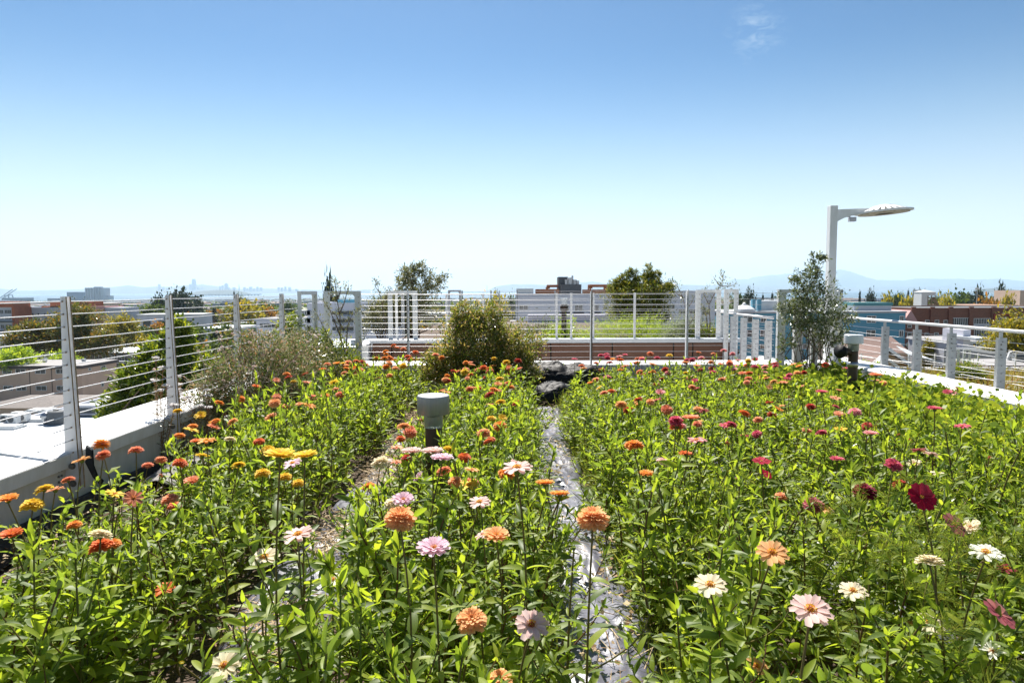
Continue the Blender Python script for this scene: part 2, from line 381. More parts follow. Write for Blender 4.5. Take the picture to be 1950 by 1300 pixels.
hill('far_hills', [(-500,546),(-200,549),(0,549),(33,553),(60,553),(110,552),(150,551),(198,548),(218,546),(244,543),(274,547),(299,545),(330,546),(355,543),(386,541.5),(406,544),(431,548),(470,551),(500,549),(560,551),(607,552),(650,551),(678,553),(693,551),(718,552),(745,557),(752,562)], 19000, 3000)
hill('far_hills', [(905,561),(912,556),(929,553),(945,545),(966,542),(1008,541),(1042,543),(1080,541),(1105,538),(1130,536),(1153,540),(1190,541),(1240,541.5),(1283,542),(1350,543),(1400,541),(1480,545),(1600,547),(1800,545),(2300,548)], 20500, 2500)
hill('far_mountain', [(1360,548),(1385,536),(1396,531),(1409,532),(1425,531),(1436,527),(1463,524),(1480,523),(1526,518),(1560,516),(1582,517),(1598,513),(1617,516.5),(1648,527),(1671,533),(1696,533),(1721,534),(1739,531),(1765,530),(1795,531),(1825,530.5),(1856,532),(1902,531),(1950,535),(2100,530),(2400,540)], 26000, 2500)
hill('wooded_headland', [(360,561),(374,555),(400,552.5),(430,552),(455,553),(470,557),(482,561)], 9500, 700)
hill('low_headland', [(1828,559),(1848,556),(1871,550),(1890,549),(1912,549.5),(1942,552),(1975,556),(2100,557)], 9000, 600)
hill('harbour_spit', [(485,571),(520,569),(560,567.5),(600,569),(640,570.5),(690,571)], 4900, 180)

# ------------------------------------------------------------------ buildings
WIN_FRAME = M_white
def window(b, cx, z0, z1, w, y, frame=None, mull=1, depth=0.12, side=None, fw=0.09):
    """frame with a recessed pane as its sub-part; on the -Y face (side None) or on the +X face at x=side"""
    f = MB(); g = MB()
    if side is None:
        x0, x1 = cx-w/2, cx+w/2
        f.box(x0,x1,y-depth,y+.02,z1-fw,z1); f.box(x0,x1,y-depth,y+.02,z0,z0+fw); f.box(x0,x0+fw,y-depth,y+.02,z0+fw,z1-fw); f.box(x1-fw,x1,y-depth,y+.02,z0+fw,z1-fw)
        for k in range(1, mull+1):
            xm = x0+(x1-x0)*k/(mull+1); f.box(xm-fw/3,xm+fw/3,y-depth*.8,y+.02,z0+fw,z1-fw)
        g.box(x0+fw,x1-fw,y-0.03,y+.03,z0+fw,z1-fw)
    else:
        y0, y1 = cx-w/2, cx+w/2; xx = side
        f.box(xx-.02,xx+depth,y0,y1,z1-fw,z1); f.box(xx-.02,xx+depth,y0,y1,z0,z0+fw); f.box(xx-.02,xx+depth,y0,y0+fw,z0+fw,z1-fw); f.box(xx-.02,xx+depth,y1-fw,y1,z0+fw,z1-fw)
        g.box(xx-.03,xx+0.03,y0+fw,y1-fw,z0+fw,z1-fw)
    fo = f.build('window', frame or WIN_FRAME, b); g.build('pane', M_glass, fo); return fo
def block(name, label, x0, x1, ytop, Y, depth, m, roofm, base=None, cat='building', over=0.0, fas=0.0, fm=None, parapet=0.0, group=None, vent=0):
    """a building whose front top edge is seen between pixels x0..x1 at row ytop; returns (root, X0, X1, ztop)"""
    a = at(x0, ytop, Y); b = at(x1, ytop, Y); zt = (a.z+b.z)/2; X0, X1 = a.x, b.x
    base = gz((X0+X1)/2, Y)-1 if base is None else base
    r = thing(name, label, cat, group)
    w = MB(); w.box(X0, X1, Y, Y+depth, base, zt-fas); w.build('wall', m, r)
    rf = MB()
    if fas:
        rf.box(X0-over, X1+over, Y-over, Y+depth+over, zt-fas, zt-0.02); rf.build('fascia', fm or M_fascia, r)
        rf = MB(); rf.box(X0-over+.1, X1+over-.1, Y-over+.1, Y+depth+over-.1, zt-0.019, zt+.03)
    else:
        rf.box(X0+.05, X1-.05, Y+.05, Y+depth-.05, zt+.003, zt+.06)
    rr = rf.build('roof', roofm, r)
    if parapet:
        q = MB(); t_ = .3
        q.box(X0-.05,X1+.05,Y-.05,Y+t_,zt-.01,zt+parapet); q.box(X0-.05,X1+.05,Y+depth-t_,Y+depth+.05,zt-.01,zt+parapet); q.box(X0-.05,X0+t_,Y+t_,Y+depth-t_,zt-.01,zt+parapet); q.box(X1-t_,X1+.05,Y+t_,Y+depth-t_,zt-.01,zt+parapet)
        q.build('parapet', m, r)
    rng = random.Random(int(x0*7+Y))
    for k in range(vent):
        vx, vy = rng.uniform(X0+1, X1-1), rng.uniform(Y+1.5, Y+depth-1.5); s_ = rng.uniform(.25, .6)
        q = MB(); q.box(vx-s_/2,vx+s_/2,vy-s_/2,vy+s_/2,zt+.05,zt+s_*rng.uniform(.8,1.6)); q.box(vx-s_*.7,vx+s_*.7,vy-s_*.7,vy+s_*.7,zt+s_*.8,zt+s_*.95); q.build('roof_vent', M_wroof, rr)
    return r, X0, X1, zt
def px2x(px, Y): return at(px, 556, Y).x
def zrow(py, px, Y): return at(px, py, Y).z

# tan three-storey block on the left
r, X0, X1, zt = block('apartment_block', 'tan three-storey flat-roofed apartment block with a dark roof edge', -190, 155, 696.5, 125, 11, M_tan, M_groof, over=0.35, fas=0.55, vent=9)
for px, w in ((-120,1.9),(-70,1.9),(-30,1.9),(5,1.7),(31,1.9),(69,2.0),(107,1.6)):
    for y0, y1 in ((702,711.5),(734,743.5)):
        window(r, px2x(px,125), zrow(y1,px,125), zrow(y0,px,125), w, 125)
for yy, py0, py1, w in ((127.3,701,707,.8),(131.5,697,706,1.6),(131,728,738,.9),(134,721,728,1.6)):
    s = -X1; window(r, yy, 1.5-(py1-556)/1300*yy, 1.5-(py0-556)/1300*yy, w, 0, side=X1)
q = MB()
for px in (47.5,90): q.box(px2x(px,125)-.05,px2x(px,125)+.05,124.95,125.02,-19,zt-.6)
q.build('wall_joint_lines', M_fascia, r)
# dark block with white roof
r, X0, X1, zt = block('apartment_block', 'dark green-brown block with a white flat roof and chimney', 139, 330, 671, 168, 16, M_dkgreen, M_wroof, over=0.5, fas=0.4, fm=M_dkgreen, vent=4)
for px, w, m in ((163,2.0,1),(182,2.2,1),(204,2.4,2),(222,1.3,0),(243,3.2,2),(270,2.2,1)):
    window(r, px2x(px,168), zrow(686,px,168), zrow(676,px,168), w, 168, mull=m)
for px, w in ((228,1.6),(255,2),(282,2)): window(r, px2x(px,168), zrow(712,px,168), zrow(700,px,168), w, 168, mull=0)
q = MB(); a = at(190,664,176); q.box(a.x-1.6,a.x+1.6,174.5,177,zt,a.z+1.9); q.build('chimney', M_ltgrey, r)
q = MB(); a = at(222,690,166); q.box(a.x,px2x(300,166),165.3,167.9,zrow(692,222,166),zrow(687,222,166)); q.build('balcony', M_ltgrey, r)
q = MB(); a = at(158,688,160); q.box(a.x,px2x(190,160),158,163,a.z-.3,a.z); q.build('canopy', M_wroof, r)

# white low commercial roof at lower left
r, X0, X1, zt = block('low_commercial_building', 'low building with a broad white membrane roof below the cable fence', -260, 215, 880, 62, 40, M_ltgrey, M_wroof, base=-20, parapet=.4)
hatch_places = [(70,785,4.5,2.6),(80,768,3.2,2.2),(15,800,3,2),(250,763,3,1.2),(170,775,2,1.5),(200,790,3,1.6)]
for i,(px,py,w,d) in enumerate(hatch_places):
    a = onz(px, py+15, zt+.07); q = MB(); q.box(a.x-w/2,a.x+w/2,a.y-d/2,a.y+d/2,zt+.06,zt+.3); q.box(a.x-w/2+.2,a.x+w/2-.2,a.y-d/2+.2,a.y+d/2-.2,zt+.3,zt+.42); q.build('skylight', M_wroof, r)
q = MB(); q.box(X0+1,X1-2,88,88.4,zt+.06,zt+.4); q.build('roof_curb', M_cap, r)
AC_L = ['leftmost of four white air conditioning units on the white roof','second from left of four white rooftop air conditioning units','third from left of four white rooftop air conditioning units','rightmost of four white air conditioning units on the white roof']
for i,(px,py,Y) in enumerate(((13,806,89),(27,807,87),(34,801,91),(47,803,89))):
    a = onz(px, py, zt+.1); t_ = thing('air_conditioner', AC_L[i], 'air conditioner', 'air conditioning units on the white roof', (a.x,a.y,zt+.07))
    q = MB(); q.box(-.55,.55,-.4,.4,.12,1.15); q.build('casing', M_white, t_, bevel=.03)
    q = MB(); q.cur = 0; q.lathe([(0.36,0),(0.36,.03),(0,.03)],(0,0,0),20)
    g_ = q.build('fan_grille', M_dgrey, t_); g_.rotation_euler = (R(90),0,0); g_.location = (-.1,-.4,.64)
    q = MB(); q.box(-.5,.5,-.35,.35,0,.12); q.build('base_frame', M_dgrey, t_)
a = onz(88, 806, zt+.1); tq = MB(); tq.lathe([(0,0),(.3,0),(.3,.5),(.62,.8),(.5,1.25),(0,1.45)],(0,0,0),18); tq = tq.build('turbine_vent', M_alu, smooth=True); tq.location = (a.x,a.y,zt+.06); tag(tq,'round silver turbine vent on the white roof','roof vent')
a = onz(108, 806, zt+.1); t_ = thing('rooftop_tank','dark drum-shaped tank on the white roof behind the first fence post','tank',loc=(a.x,a.y,zt+.06))
q = MB(); q.lathe([(0,0),(.95,0),(.95,1.5),(.8,1.6),(0,1.62)],(0,0,0),20); q.build('drum',M_dgrey,t_,smooth=False); q = MB(); q.lathe([(.3,1.62),(.3,1.75),(0,1.75)],(0,0,0),14); q.build('lid',M_bolt,t_)
for i,(px,py,w,h) in enumerate(((170,790,3.2,1.4),(196,783,2.2,1.1))):
    a = onz(px,py,zt+.1); t_ = thing('rooftop_unit', ['larger grey ventilation unit on the white roof right of the fence post','smaller grey ventilation unit behind the larger one'][i],'ventilation unit','ventilation units on the white roof',(a.x,a.y,zt+.06))
    q = MB(); q.box(-w/2,w/2,-.8,.8,.15,h); q.build('casing',M_ltgrey,t_,bevel=.05); q = MB(); q.box(-w/2+.1,w/2-.1,-.7,.7,0,.15); q.build('base_frame',M_dgrey,t_); q = MB(); q.box(-w/2+.3,w/2-.3,-.83,-.8,.4,h-.3); q.build('louvre',M_dgrey,t_)
# grey hip-roofed house behind the AC units
t_ = thing('hip_roof_house','low house with a grey shingled hip roof behind the air conditioners','house')
a = at(-60,777,100); b = at(104,777,100); z0 = a.z; z1 = zrow(758,40,104)
q = MB(); q.box(a.x+.4,b.x-.4,100.4,112,-20,z0); q.build('wall',M_tan,t_)
q = MB(); q.add([(a.x,100,z0),(b.x,100,z0),(b.x,113,z0),(a.x,113,z0),(a.x+6,106,z1),(b.x-5,106,z1)],[(0,1,5,4),(1,2,5),(2,3,4,5),(3,0,4),(0,3,2,1)]); q.build('roof',M_shing,t_)
# pale housing at the back left
r, X0, X1, zt = block('housing_block','pale grey four-storey housing block with small dark windows, left of the first post',35,112,588,300,20,M_ltgrey,M_wroof,parapet=.6)
for row,(y0,y1) in enumerate(((596,601.5),(610,616),(626,632))):
    for px in (39,45,48,57,60,71,83,88,92,101,107): window(r, px2x(px,300), zrow(y1,px,300), zrow(y0,px,300), .95, 300, mull=0, fw=.1, frame=M_conc)
r, X0, X1, zt = block('housing_block','grey housing block with a rust-red top storey at the left edge',-60,23,585,290,18,M_ltgrey,M_wroof)
q = MB(); q.box(X0-.3,X1+.8,289.5,300,zt,zrow(574.5,0,290)); q.build('top_storey',M_rusty,r)
q = MB(); q.box(X1,X1+1.2,289.6,300,gz(0,290),zt); q.build('stair_tower',M_rusty,r)
for y0,y1 in ((590,597),(603,608),(618,626)):
    for px in (-20,-10,1,10,16): window(r, px2x(px,290), zrow(y1,px,290), zrow(y0,px,290), 1.5, 290, frame=M_conc)
q = MB()
for y0 in (611,629): q.box(X0,px2x(18,288),288.4,290,zrow(y0+2.5,5,289),zrow(y0,5,289))
q.build('balcony', M_dgrey, r)
r, X0, X1, zt = block('housing_block','grey housing block with a rust-red penthouse behind the first post',112,167,586,310,18,M_ltgrey,M_wroof)
q = MB(); q.box(px2x(95,310),X1,309.7,322,zt,zrow(574.5,140,310)); q.box(px2x(78,310),px2x(112,310),309.7,322,zrow(588,90,310),zrow(583,90,310)); q.build('penthouse',M_rusty,r)
for y0,y1 in ((592,596),(606,612),(621,627)):
    for px in (135,146,152,158): window(r, px2x(px,310), zrow(y1,px,310), zrow(y0,px,310), .9, 310, mull=0, frame=M_conc)
r, X0, X1, zt = block('housing_block','dusty pink housing block with a plain mauve right-hand part',168,197,585,305,16,M_pink,M_wroof,parapet=.4)
for y0,y1 in ((592,601),(606,613),(620,628)):
    for px in (184,188,192.5): window(r, px2x(px,305), zrow(y1,px,305), zrow(y0,px,305), .8, 305, mull=0, fw=.08, frame=M_rusty)
q = MB(); q.box(X1+.02,px2x(228,305),306,320,-21,zt-.2); q.build('side_wing',M_ltgrey,r)
# white tents / roofs in the trees
block('low_shed','long low shed with a bright white roof left of the first post',-30,38,640,190,14,M_ltgrey,M_wroof)
block('low_shed','small low shed with a white roof half hidden by trees near the first post',82,112,635,210,14,M_ltgrey,M_wroof)
block('low_shed','low white-roofed building between dark trees right of the second post',375,445,625,230,22,M_ltgrey,M_wroof,vent=3)
block('low_shed','small white-roofed building below the pink block',182,204,641,240,14,M_ltgrey,M_wroof)
# houses seen between the third and fourth post and the left portals
r, X0, X1, zt = block('apartment_block','pale lavender three-storey block with balconies seen through the steel frames',585,742,583,105,14,M_lav,M_wroof,parapet=.5)
for y0,y1 in ((591,600),(606,615),(621,630)):
    for px,w in ((582+3,1),(588,.9),(636,.9),(651,2.0),(668,.9),(690,1.4),(715,1.4)): window(r, px2x(px,105), zrow(y1,px,105), zrow(y0,px,105), w, 105, mull=0)
q = MB()
for y0 in (602,617,632): q.box(px2x(640,105),px2x(672,105),103.6,105,zrow(y0+3,650,104),zrow(y0,650,104))
q.build('balcony',M_ltgrey,r)
q = MB(); a = at(662,583,108); q.box(a.x-1.4,a.x+1.4,107,111,zt,zrow(570,662,108)); q.build('stair_tower',M_blue,r)
block('low_shed','low building with a white roof and grey hatches beyond the left steel frames',520,700,662,70,12,M_ltgrey,M_cap,base=-20,vent=9)
r, X0, X1, zt = block('apartment_block','pale grey block with a flat roof right of the third fence post',488,560,607,120,12,M_lav,M_groof,over=.3,fas=.4,fm=M_ltgrey)
for px in (500,515,530,545): window(r, px2x(px,120), zrow(624,px,120), zrow(615,px,120), 1.5, 120)

# lavender building behind the planted roof
LB = 110
r, X0, X1, zt = block('long_white_building','long pale building with timber pergolas and a dark stair tower on its roof',982,1262,563,LB,16,M_lav,M_groof,parapet=.35)
for px in (1076,1102,1133): 
    window(r, px2x(px,LB), zrow(592.5,px,LB), zrow(580,px,LB), 1.35, LB)
    q = MB(); q.box(px2x(px,LB)-.85,px2x(px,LB)+.85,LB-.5,LB-.003,zrow(600,px,LB),zrow(594.5,px,LB)); q.build('balcony_box',M_fascia,r)
for px in (1022,1046): window(r, px2x(px,LB), zrow(588,px,LB), zrow(584,px,LB), .55, LB, mull=0)
for px in (997,1240,1255): window(r, px2x(px,LB), zrow(590,px,LB), zrow(581,px,LB), 1.5, LB)
q = MB(); q.box(px2x(1066,LB),px2x(1085,LB),LB+4,LB+8,zt,zrow(527,1075,LB+4)); q.box(px2x(1070,LB)+.01,px2x(1110,LB),LB+2.5,LB+3.9,zt,zrow(541.5,1090,LB+2)); q.build('stair_tower',M_dgrey,r)
q = MB()
for px,py,w,h in ((1079,539,.5,1),(1084,537,.6,1.4),(1090,534,.3,1.8),(1094,537,.7,1),(1100,539,.5,.8)):
    X = px2x(px,LB+3); q.box(X-w/2,X+w/2,LB+2.8,LB+3.6,zrow(541.5,1090,LB+2)+.005,zrow(541.5,1090,LB+2)+h*.8)
q.build('roof_equipment',M_steel,r)
for x0_,x1_ in ((1042,1068),(1123,1158)):
    q = MB(); za = zrow(543.5,1050,LB+5)
    for px in (x0_+1,x1_-3):
        q.box(px2x(px,LB+5)-.12,px2x(px,LB+5)+.12,LB+5,LB+5.2,zt,za-.3); q.box(px2x(px,LB+5)-.12,px2x(px,LB+5)+.12,LB+8,LB+8.2,zt,za-.3); q.box(px2x(px,LB+5)-.35,px2x(px,LB+5)+.35,LB+4.8,LB+5.3,za-.55,za-.3)
    q.box(px2x(x0_,LB+5),px2x(x1_,LB+5),LB+4.95,LB+5.15,za-.3,za); q.box(px2x(x0_,LB+5),px2x(x1_,LB+5),LB+8,LB+8.2,za-.3,za)
    n_ = int((x1_-x0_)/2.4)
    for k in range(n_): X = px2x(x0_+1+k*2.4,LB+5); q.box(X-.04,X+.04,LB+4.6,LB+8.6,za+.004,za+.14)
    q.build('pergola',M_wood,r)
q = MB(); q.box(px2x(1020,LB),px2x(1066,LB),LB+2,LB+2.12,zt+.1,zrow(550.5,1040,LB+2)); q.box(px2x(1111,LB),px2x(1262,LB),LB+2,LB+2.1,zt+.1,zrow(551,1200,LB+2)); q.build('roof_screen',M_wood,r)
q = MB(); q.box(X0+.1,px2x(1016,LB),LB+.4,LB+3,zt,zrow(549.5,1000,LB)); q.build('lift_housing',M_white,r)
r, X0, X1, zt = block('dark_rooftop_block','dark grey rooftop box showing behind the round tree',1172,1275,540,150,12,M_dgrey,M_groof)
r, X0, X1, zt = block('apartment_block','pale block with rounded bay to the right of the round tree',1264,1362,560,100,14,M_lav,M_wroof,parapet=.5)
window(r, px2x(1278,100), zrow(590,1278,100), zrow(578,1278,100), 1.2, 100)
for px in (1300,1320,1345): window(r, px2x(px,100), zrow(600,px,100), zrow(588,px,100), 1.3, 100)

# blue block on the right
BB = 140
r, X0, X1, zt = block('blue_apartment_block','bright blue apartment block with a teal penthouse, right of the lamp post',1385,1725,593,BB,16,M_blue,M_wroof,over=.15,fas=.35,fm=M_conc,vent=5)
for y0,y1 in ((601,614.5),(628,641),(655,664)):
    for px,w in ((1425,2),(1455,1.2),(1540,2),(1572,1.8),(1661,1.9),(1719,.9)): window(r, px2x(px,BB), zrow(y1,px,BB), zrow(y0,px,BB), w, BB)
q = MB(); q.box(px2x(1641,BB),px2x(1714,BB),BB+3,BB+9,zt,zrow(582,1680,BB+3)); q.build('penthouse',M_ltgrey,r)
q = MB(); q.box(px2x(1641,BB)-.2,px2x(1714,BB)+.2,BB+2.8,BB+9.2,zrow(582,1680,BB+3)+.002,zrow(576,1680,BB+3)); q.build('penthouse_roof',M_teal,r)
q = MB()
for px in (1443,1454): q.box(px2x(px,BB)-.35,px2x(px,BB)+.35,BB+2,BB+3,zt,zrow(570,px,BB))
q.build('chimney',M_blue,r)
q = MB(); q.box(px2x(1460,BB),px2x(1530,BB),BB+4,BB+10,zt,zrow(573,1500,BB)); q.build('roof_hut',M_wroof,r)
q = MB(); X = px2x(1424,BB); q.lathe([(2.3,0),(2.1,.5),(1.2,1.1),(.5,1.3),(.3,1.7),(0,1.9)],(X,BB+2,zt),20); q.build('roof_dome',M_white,r)
# brick block
BR = 150
r, X0, X1, zt = block('brick_warehouse','long red-brick warehouse with big white industrial windows behind the right railing',1738,2080,588,BR,22,M_brick,M_dgrey,parapet=.25)
q = MB()
for px in (1740,1776,1811,1850,1893,1924,1960,2000): q.box(px2x(px,BR)-.45,px2x(px,BR)+.45,BR-.4,BR-.02,-19,zt+.5)
q.build('pilaster',M_brick,r)
for px0,px1,y0,y1,mu in ((1815,1848,605,619,7),(1856,1890,606,617,6),(1898,1921,604.5,617,5),(1928,1956,604,617,5),(1815,1830,627,640,4),(1858,1890,627,640,6)):
    window(r, (px2x(px0,BR)+px2x(px1,BR))/2, zrow(y1,px0,BR), zrow(y0,px0,BR), px2x(px1,BR)-px2x(px0,BR), BR, mull=mu, depth=.2)
q = MB(); q.box(px2x(1815,BR),px2x(1849,BR),BR-.15,BR-.005,zrow(627,1830,BR),zrow(619.2,1830,BR)); q.box(px2x(1856,BR),px2x(1891,BR),BR-.15,BR-.005,zrow(627,1830,BR),zrow(617.2,1830,BR)); q.build('spandrel',M_ltgrey,r)
q = MB(); q.box(px2x(1891.5,BR),px2x(1896,BR),BR-.6,BR-.45,-15,zrow(600,1890,BR)); q.box(px2x(1922,BR),px2x(1927,BR),BR-.6,BR-.45,-15,zrow(600,1890,BR)); q.box(px2x(1891.5,BR),px2x(1927,BR),BR-.6,BR-.45,zrow(600,1890,BR)+.003,zrow(597,1890,BR)); q.build('red_frame',mat('red_paint',(.3,.04,.03),.6),r)
for y0,y1 in ((609,616),(633,642),(656,665)):
    for px in (1768,1786,1803): window(r, px2x(px,BR), zrow(y1,px,BR), zrow(y0,px,BR), .95, BR, mull=0)
# gabled part left of the warehouse
t_ = thing('gabled_house','narrow house with a pink gable roof between the blue block and the brick warehouse','house')
Y=145; a = at(1722,612,Y); b = at(1742,612,Y)
q = MB(); q.box(a.x,b.x,Y,Y+8,-20,a.z); q.build('wall',M_brick,t_)
q = MB(); q.prism([(a.x-.4,a.z),(b.x+.4,a.z),((a.x+b.x)/2,a.z+2.4)],Y-.4,Y+8.4); q.build('roof',M_pink,t_)
for y0,y1 in ((618,624),(633,641),(652,660)): window(t_, (a.x+b.x)/2, zrow(y1,1732,Y), zrow(y0,1732,Y), .9, Y, mull=0)
# white hopper tower
Y=200; t_ = thing('hopper_tower','tall white hopper tower on dark steel legs with a sloping chute, above the brick warehouse','tower')
a = at(1754,590,Y); b = at(1781,590,Y); zt_ = zrow(556,1768,Y)
q = MB(); xm = a.x+(b.x-a.x)*.42; q.box(a.x,xm,Y,Y+4,-21,zt_); q.box(xm,b.x,Y,Y+4,zrow(563,1768,Y),zt_); q.build('hopper',M_white,t_)
q = MB(); q.add([(a.x-.1,Y-.1,zt_),(b.x+.1,Y-.1,zt_),(b.x+.1,Y+4.1,zt_),(a.x-.1,Y+4.1,zt_),((a.x+b.x)/2,Y+2,zt_+.7)],[(0,1,4),(1,2,4),(2,3,4),(3,0,4),(0,3,2,1)]); q.build('roof',M_wroof,t_)
q = MB()
for k in range(3):
    X = xm+.2+(b.x-xm-.3)*k/2; q.bar((X,Y+.1,-21),(X,Y+.1,zrow(563,1768,Y)),.22)
for k in range(4):
    z_ = zrow(566+k*7,1768,Y); q.bar((xm,Y+.1,z_),(b.x,Y+.1,z_),.18); q.bar((xm,Y+.1,z_),(b.x,Y+.1,z_-1),.12)
q.build('steel_frame',M_rust,t_)
q = MB(); q.bar((b.x-.1,Y+1,zrow(567,1780,Y)),(px2x(1794,Y),Y+1,zrow(587,1794,Y)),1.0,.5); q.build('chute',M_rust,t_)
# low brown / white roofs behind the warehouse
block('low_shed','wide low brown-roofed hall behind the brick warehouse',1860,1960,582,260,30,M_tan,mat('brown_roof',(.3,.19,.14),.9),over=.5,fas=.4)
block('low_shed','low hall with a bright white roof right of the hopper tower',1820,1862,584,240,16,M_dkgreen,M_wroof,over=.6,fas=.3)
block('low_shed','pale block rising at the right edge behind the trees',1943,1990,553,330,18,M_tan,M_groof)
block('low_shed','low white-roofed shed left of the hopper tower',1722,1753,588,215,14,M_ltgrey,M_wroof)
# gable-front ochre house and its brown-roofed neighbour
Y=95; t_ = thing('ochre_house','ochre wooden house with white-edged gables seen through the right railing','house')
a = at(1640,706,Y); b = at(1745,706,Y); ap = at(1688,664,Y)
q = MB(); q.prism([(a.x+.5,-20),(b.x-.5,-20),(b.x-.5,a.z+.3),(ap.x,ap.z-.35),(a.x+.5,a.z+.3)],Y,Y+12); q.build('wall',M_yel,t_)
q = MB(); q.prism([(a.x,a.z),(ap.x,ap.z),(b.x,b.z),(b.x,b.z+.2),(ap.x,ap.z+.25),(a.x,a.z+.2)],Y-.7,Y+12.5); rf_ = q.build('roof',M_broof,t_)
q = MB(); q.prism([(a.x,a.z-.15),(ap.x,ap.z-.25),(b.x,b.z-.15),(b.x,b.z+.21),(ap.x,ap.z+.27),(a.x,a.z+.21)],Y-.8,Y-.702); q.build('barge_board',M_white,rf_)
a2 = at(1665,716,Y-3); b2 = at(1730,716,Y-3); ap2 = at(1688,682,Y-3)
q = MB(); q.prism([(a2.x+.4,-20),(b2.x-.4,-20),(b2.x-.4,a2.z+.2),(ap2.x,ap2.z-.3),(a2.x+.4,a2.z+.2)],Y-3,Y-.01); q.build('porch',M_yel,t_)
q = MB(); q.prism([(a2.x,a2.z-.15),(ap2.x,ap2.z-.25),(b2.x,b2.z-.15),(b2.x,b2.z+.2),(ap2.x,ap2.z+.2),(a2.x,a2.z+.2)],Y-3.4,Y-1.2); q.build('porch_roof',M_white,t_)
window(t_, px2x(1698,Y-3), zrow(704,1698,Y-3), zrow(696,1698,Y-3), 1.0, Y-3)
Y=112; t_ = thing('brown_roofed_house','house with a long brown shingle roof behind the ochre house','house')
a = at(1596,672,Y); b = at(1735,672,Y); z1 = zrow(653,1650,Y+5)
q = MB(); q.box(a.x+.4,b.x-.4,Y+.4,Y+11,-20,a.z); q.build('wall',M_tan,t_)
q = MB(); q.prismx([(Y,a.z),(Y+12,a.z),(Y+6,z1+1)],a.x,b.x); q.build('roof',M_broof,t_)
# grey block with tall shaft
r, X0, X1, zt = block('grey_annex','grey rendered building with a pale stair shaft in front of the warehouse',1815,1895,650,105,12,M_ltgrey,M_groof,over=.2,fas=.3,fm=M_white)
q = MB(); q.box(px2x(1838,103),px2x(1852,103),103,108,-20,zrow(628,1845,103)); q.build('stair_shaft',M_lav,r)
q = MB(); q.box(px2x(1858,100),px2x(1896,100),99.5,106,zrow(648,1870,100),zrow(643,1870,100)); q.build('canopy',M_wroof,r)
for px,w in ((1825,1),(1863,1.3)): window(r, px2x(px,105), zrow(662,px,105), zrow(652,px,105), w, 105)
t_ = thing('white_awning','white stretched awning with a low peak beside the ochre house','awning')
a = at(1714,672,85); b = at(1796,690,85)
q = MB(); q.add([(a.x,83,a.z),(a.x+2.5,82,a.z-.6),(b.x,84,b.z),(b.x,90,b.z+.2),(a.x+2.3,90,a.z+.5),(a.x,83,a.z-.12),(a.x+2.5,82,a.z-.72),(b.x,84,b.z-.12),(b.x,90,b.z+.08),(a.x+2.3,90,a.z+.38)],[(0,1,4),(1,2,3,4),(5,9,6),(6,9,8,7),(0,5,6,1),(1,6,7,2),(2,7,8,3),(3,8,9,4),(4,9,5,0)]); q.build('canopy',M_wroof,t_)
q = MB()
for x_,y_,z_ in ((a.x+.1,83.2,a.z-.1),(b.x-.1,84.2,b.z-.1),(b.x-.1,89.8,b.z+.05)): q.bar((x_,y_,-20),(x_,y_,z_),.12)
q.build('pole',M_white,t_)
r, X0, X1, zt = block('dark_shed','black shed with a white A-shaped frame on it at the right edge',1903,1990,676,62,8,M_dgrey,M_dgrey)
q = MB(); a = at(1912,701,61.5); b = at(1938,703,61.5); ap = at(1924,670,61.5)
q.bar(a, ap, .18); q.bar(b, ap, .18); q.bar(a.lerp(ap,.45), b.lerp(ap,.45), .1); q.build('a_frame',M_white,r)
block('low_brick_wall','low pinkish brick building behind the planted roof at the right edge',1880,1990,697,52,5,mat('pale_brick',(.33,.22,.19),.9,var=.15,scale=6),M_groof)

# distant towers across the flats
def tower(name, label, x0, x1, ytop, Y, depth, m, extra=None, group=None):
    a = at(x0, ytop, Y); b = at(x1, ytop, Y); g0 = max(SEA, gz(a.x, Y))-2
    mb = MB(); mb.box(a.x, b.x, Y, Y+depth, g0, a.z)
    if extra: extra(mb, a, b)
    return tag(mb.build(name, m), label, 'tower', group)
def pleats(mb, a, b):
    n = 7
    for k in range(n): X = a.x+(b.x-a.x)*(k+.5)/n; mb.box(X-(b.x-a.x)*.022,X+(b.x-a.x)*.022,3592,3600,-50,a.z+1)
    mb.box(a.x+(b.x-a.x)*.45,a.x+(b.x-a.x)*.85,3605,3625,a.z,a.z+6)
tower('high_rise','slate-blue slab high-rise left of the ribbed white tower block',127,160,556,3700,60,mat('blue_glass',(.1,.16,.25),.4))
tower('high_rise','ribbed white wide tower block standing above the flats on the left',161.5,196.5,548,3600,60,M_conc,pleats)
tower('high_rise','low pale annex joined to the right of the ribbed tower',197,206,563,3620,50,M_conc)
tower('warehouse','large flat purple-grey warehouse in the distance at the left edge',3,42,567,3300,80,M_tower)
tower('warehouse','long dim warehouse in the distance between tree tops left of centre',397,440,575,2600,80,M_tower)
tower('warehouse','dim grey warehouse in the distance just left of the blue slab',90,126,568,3500,80,M_tower)
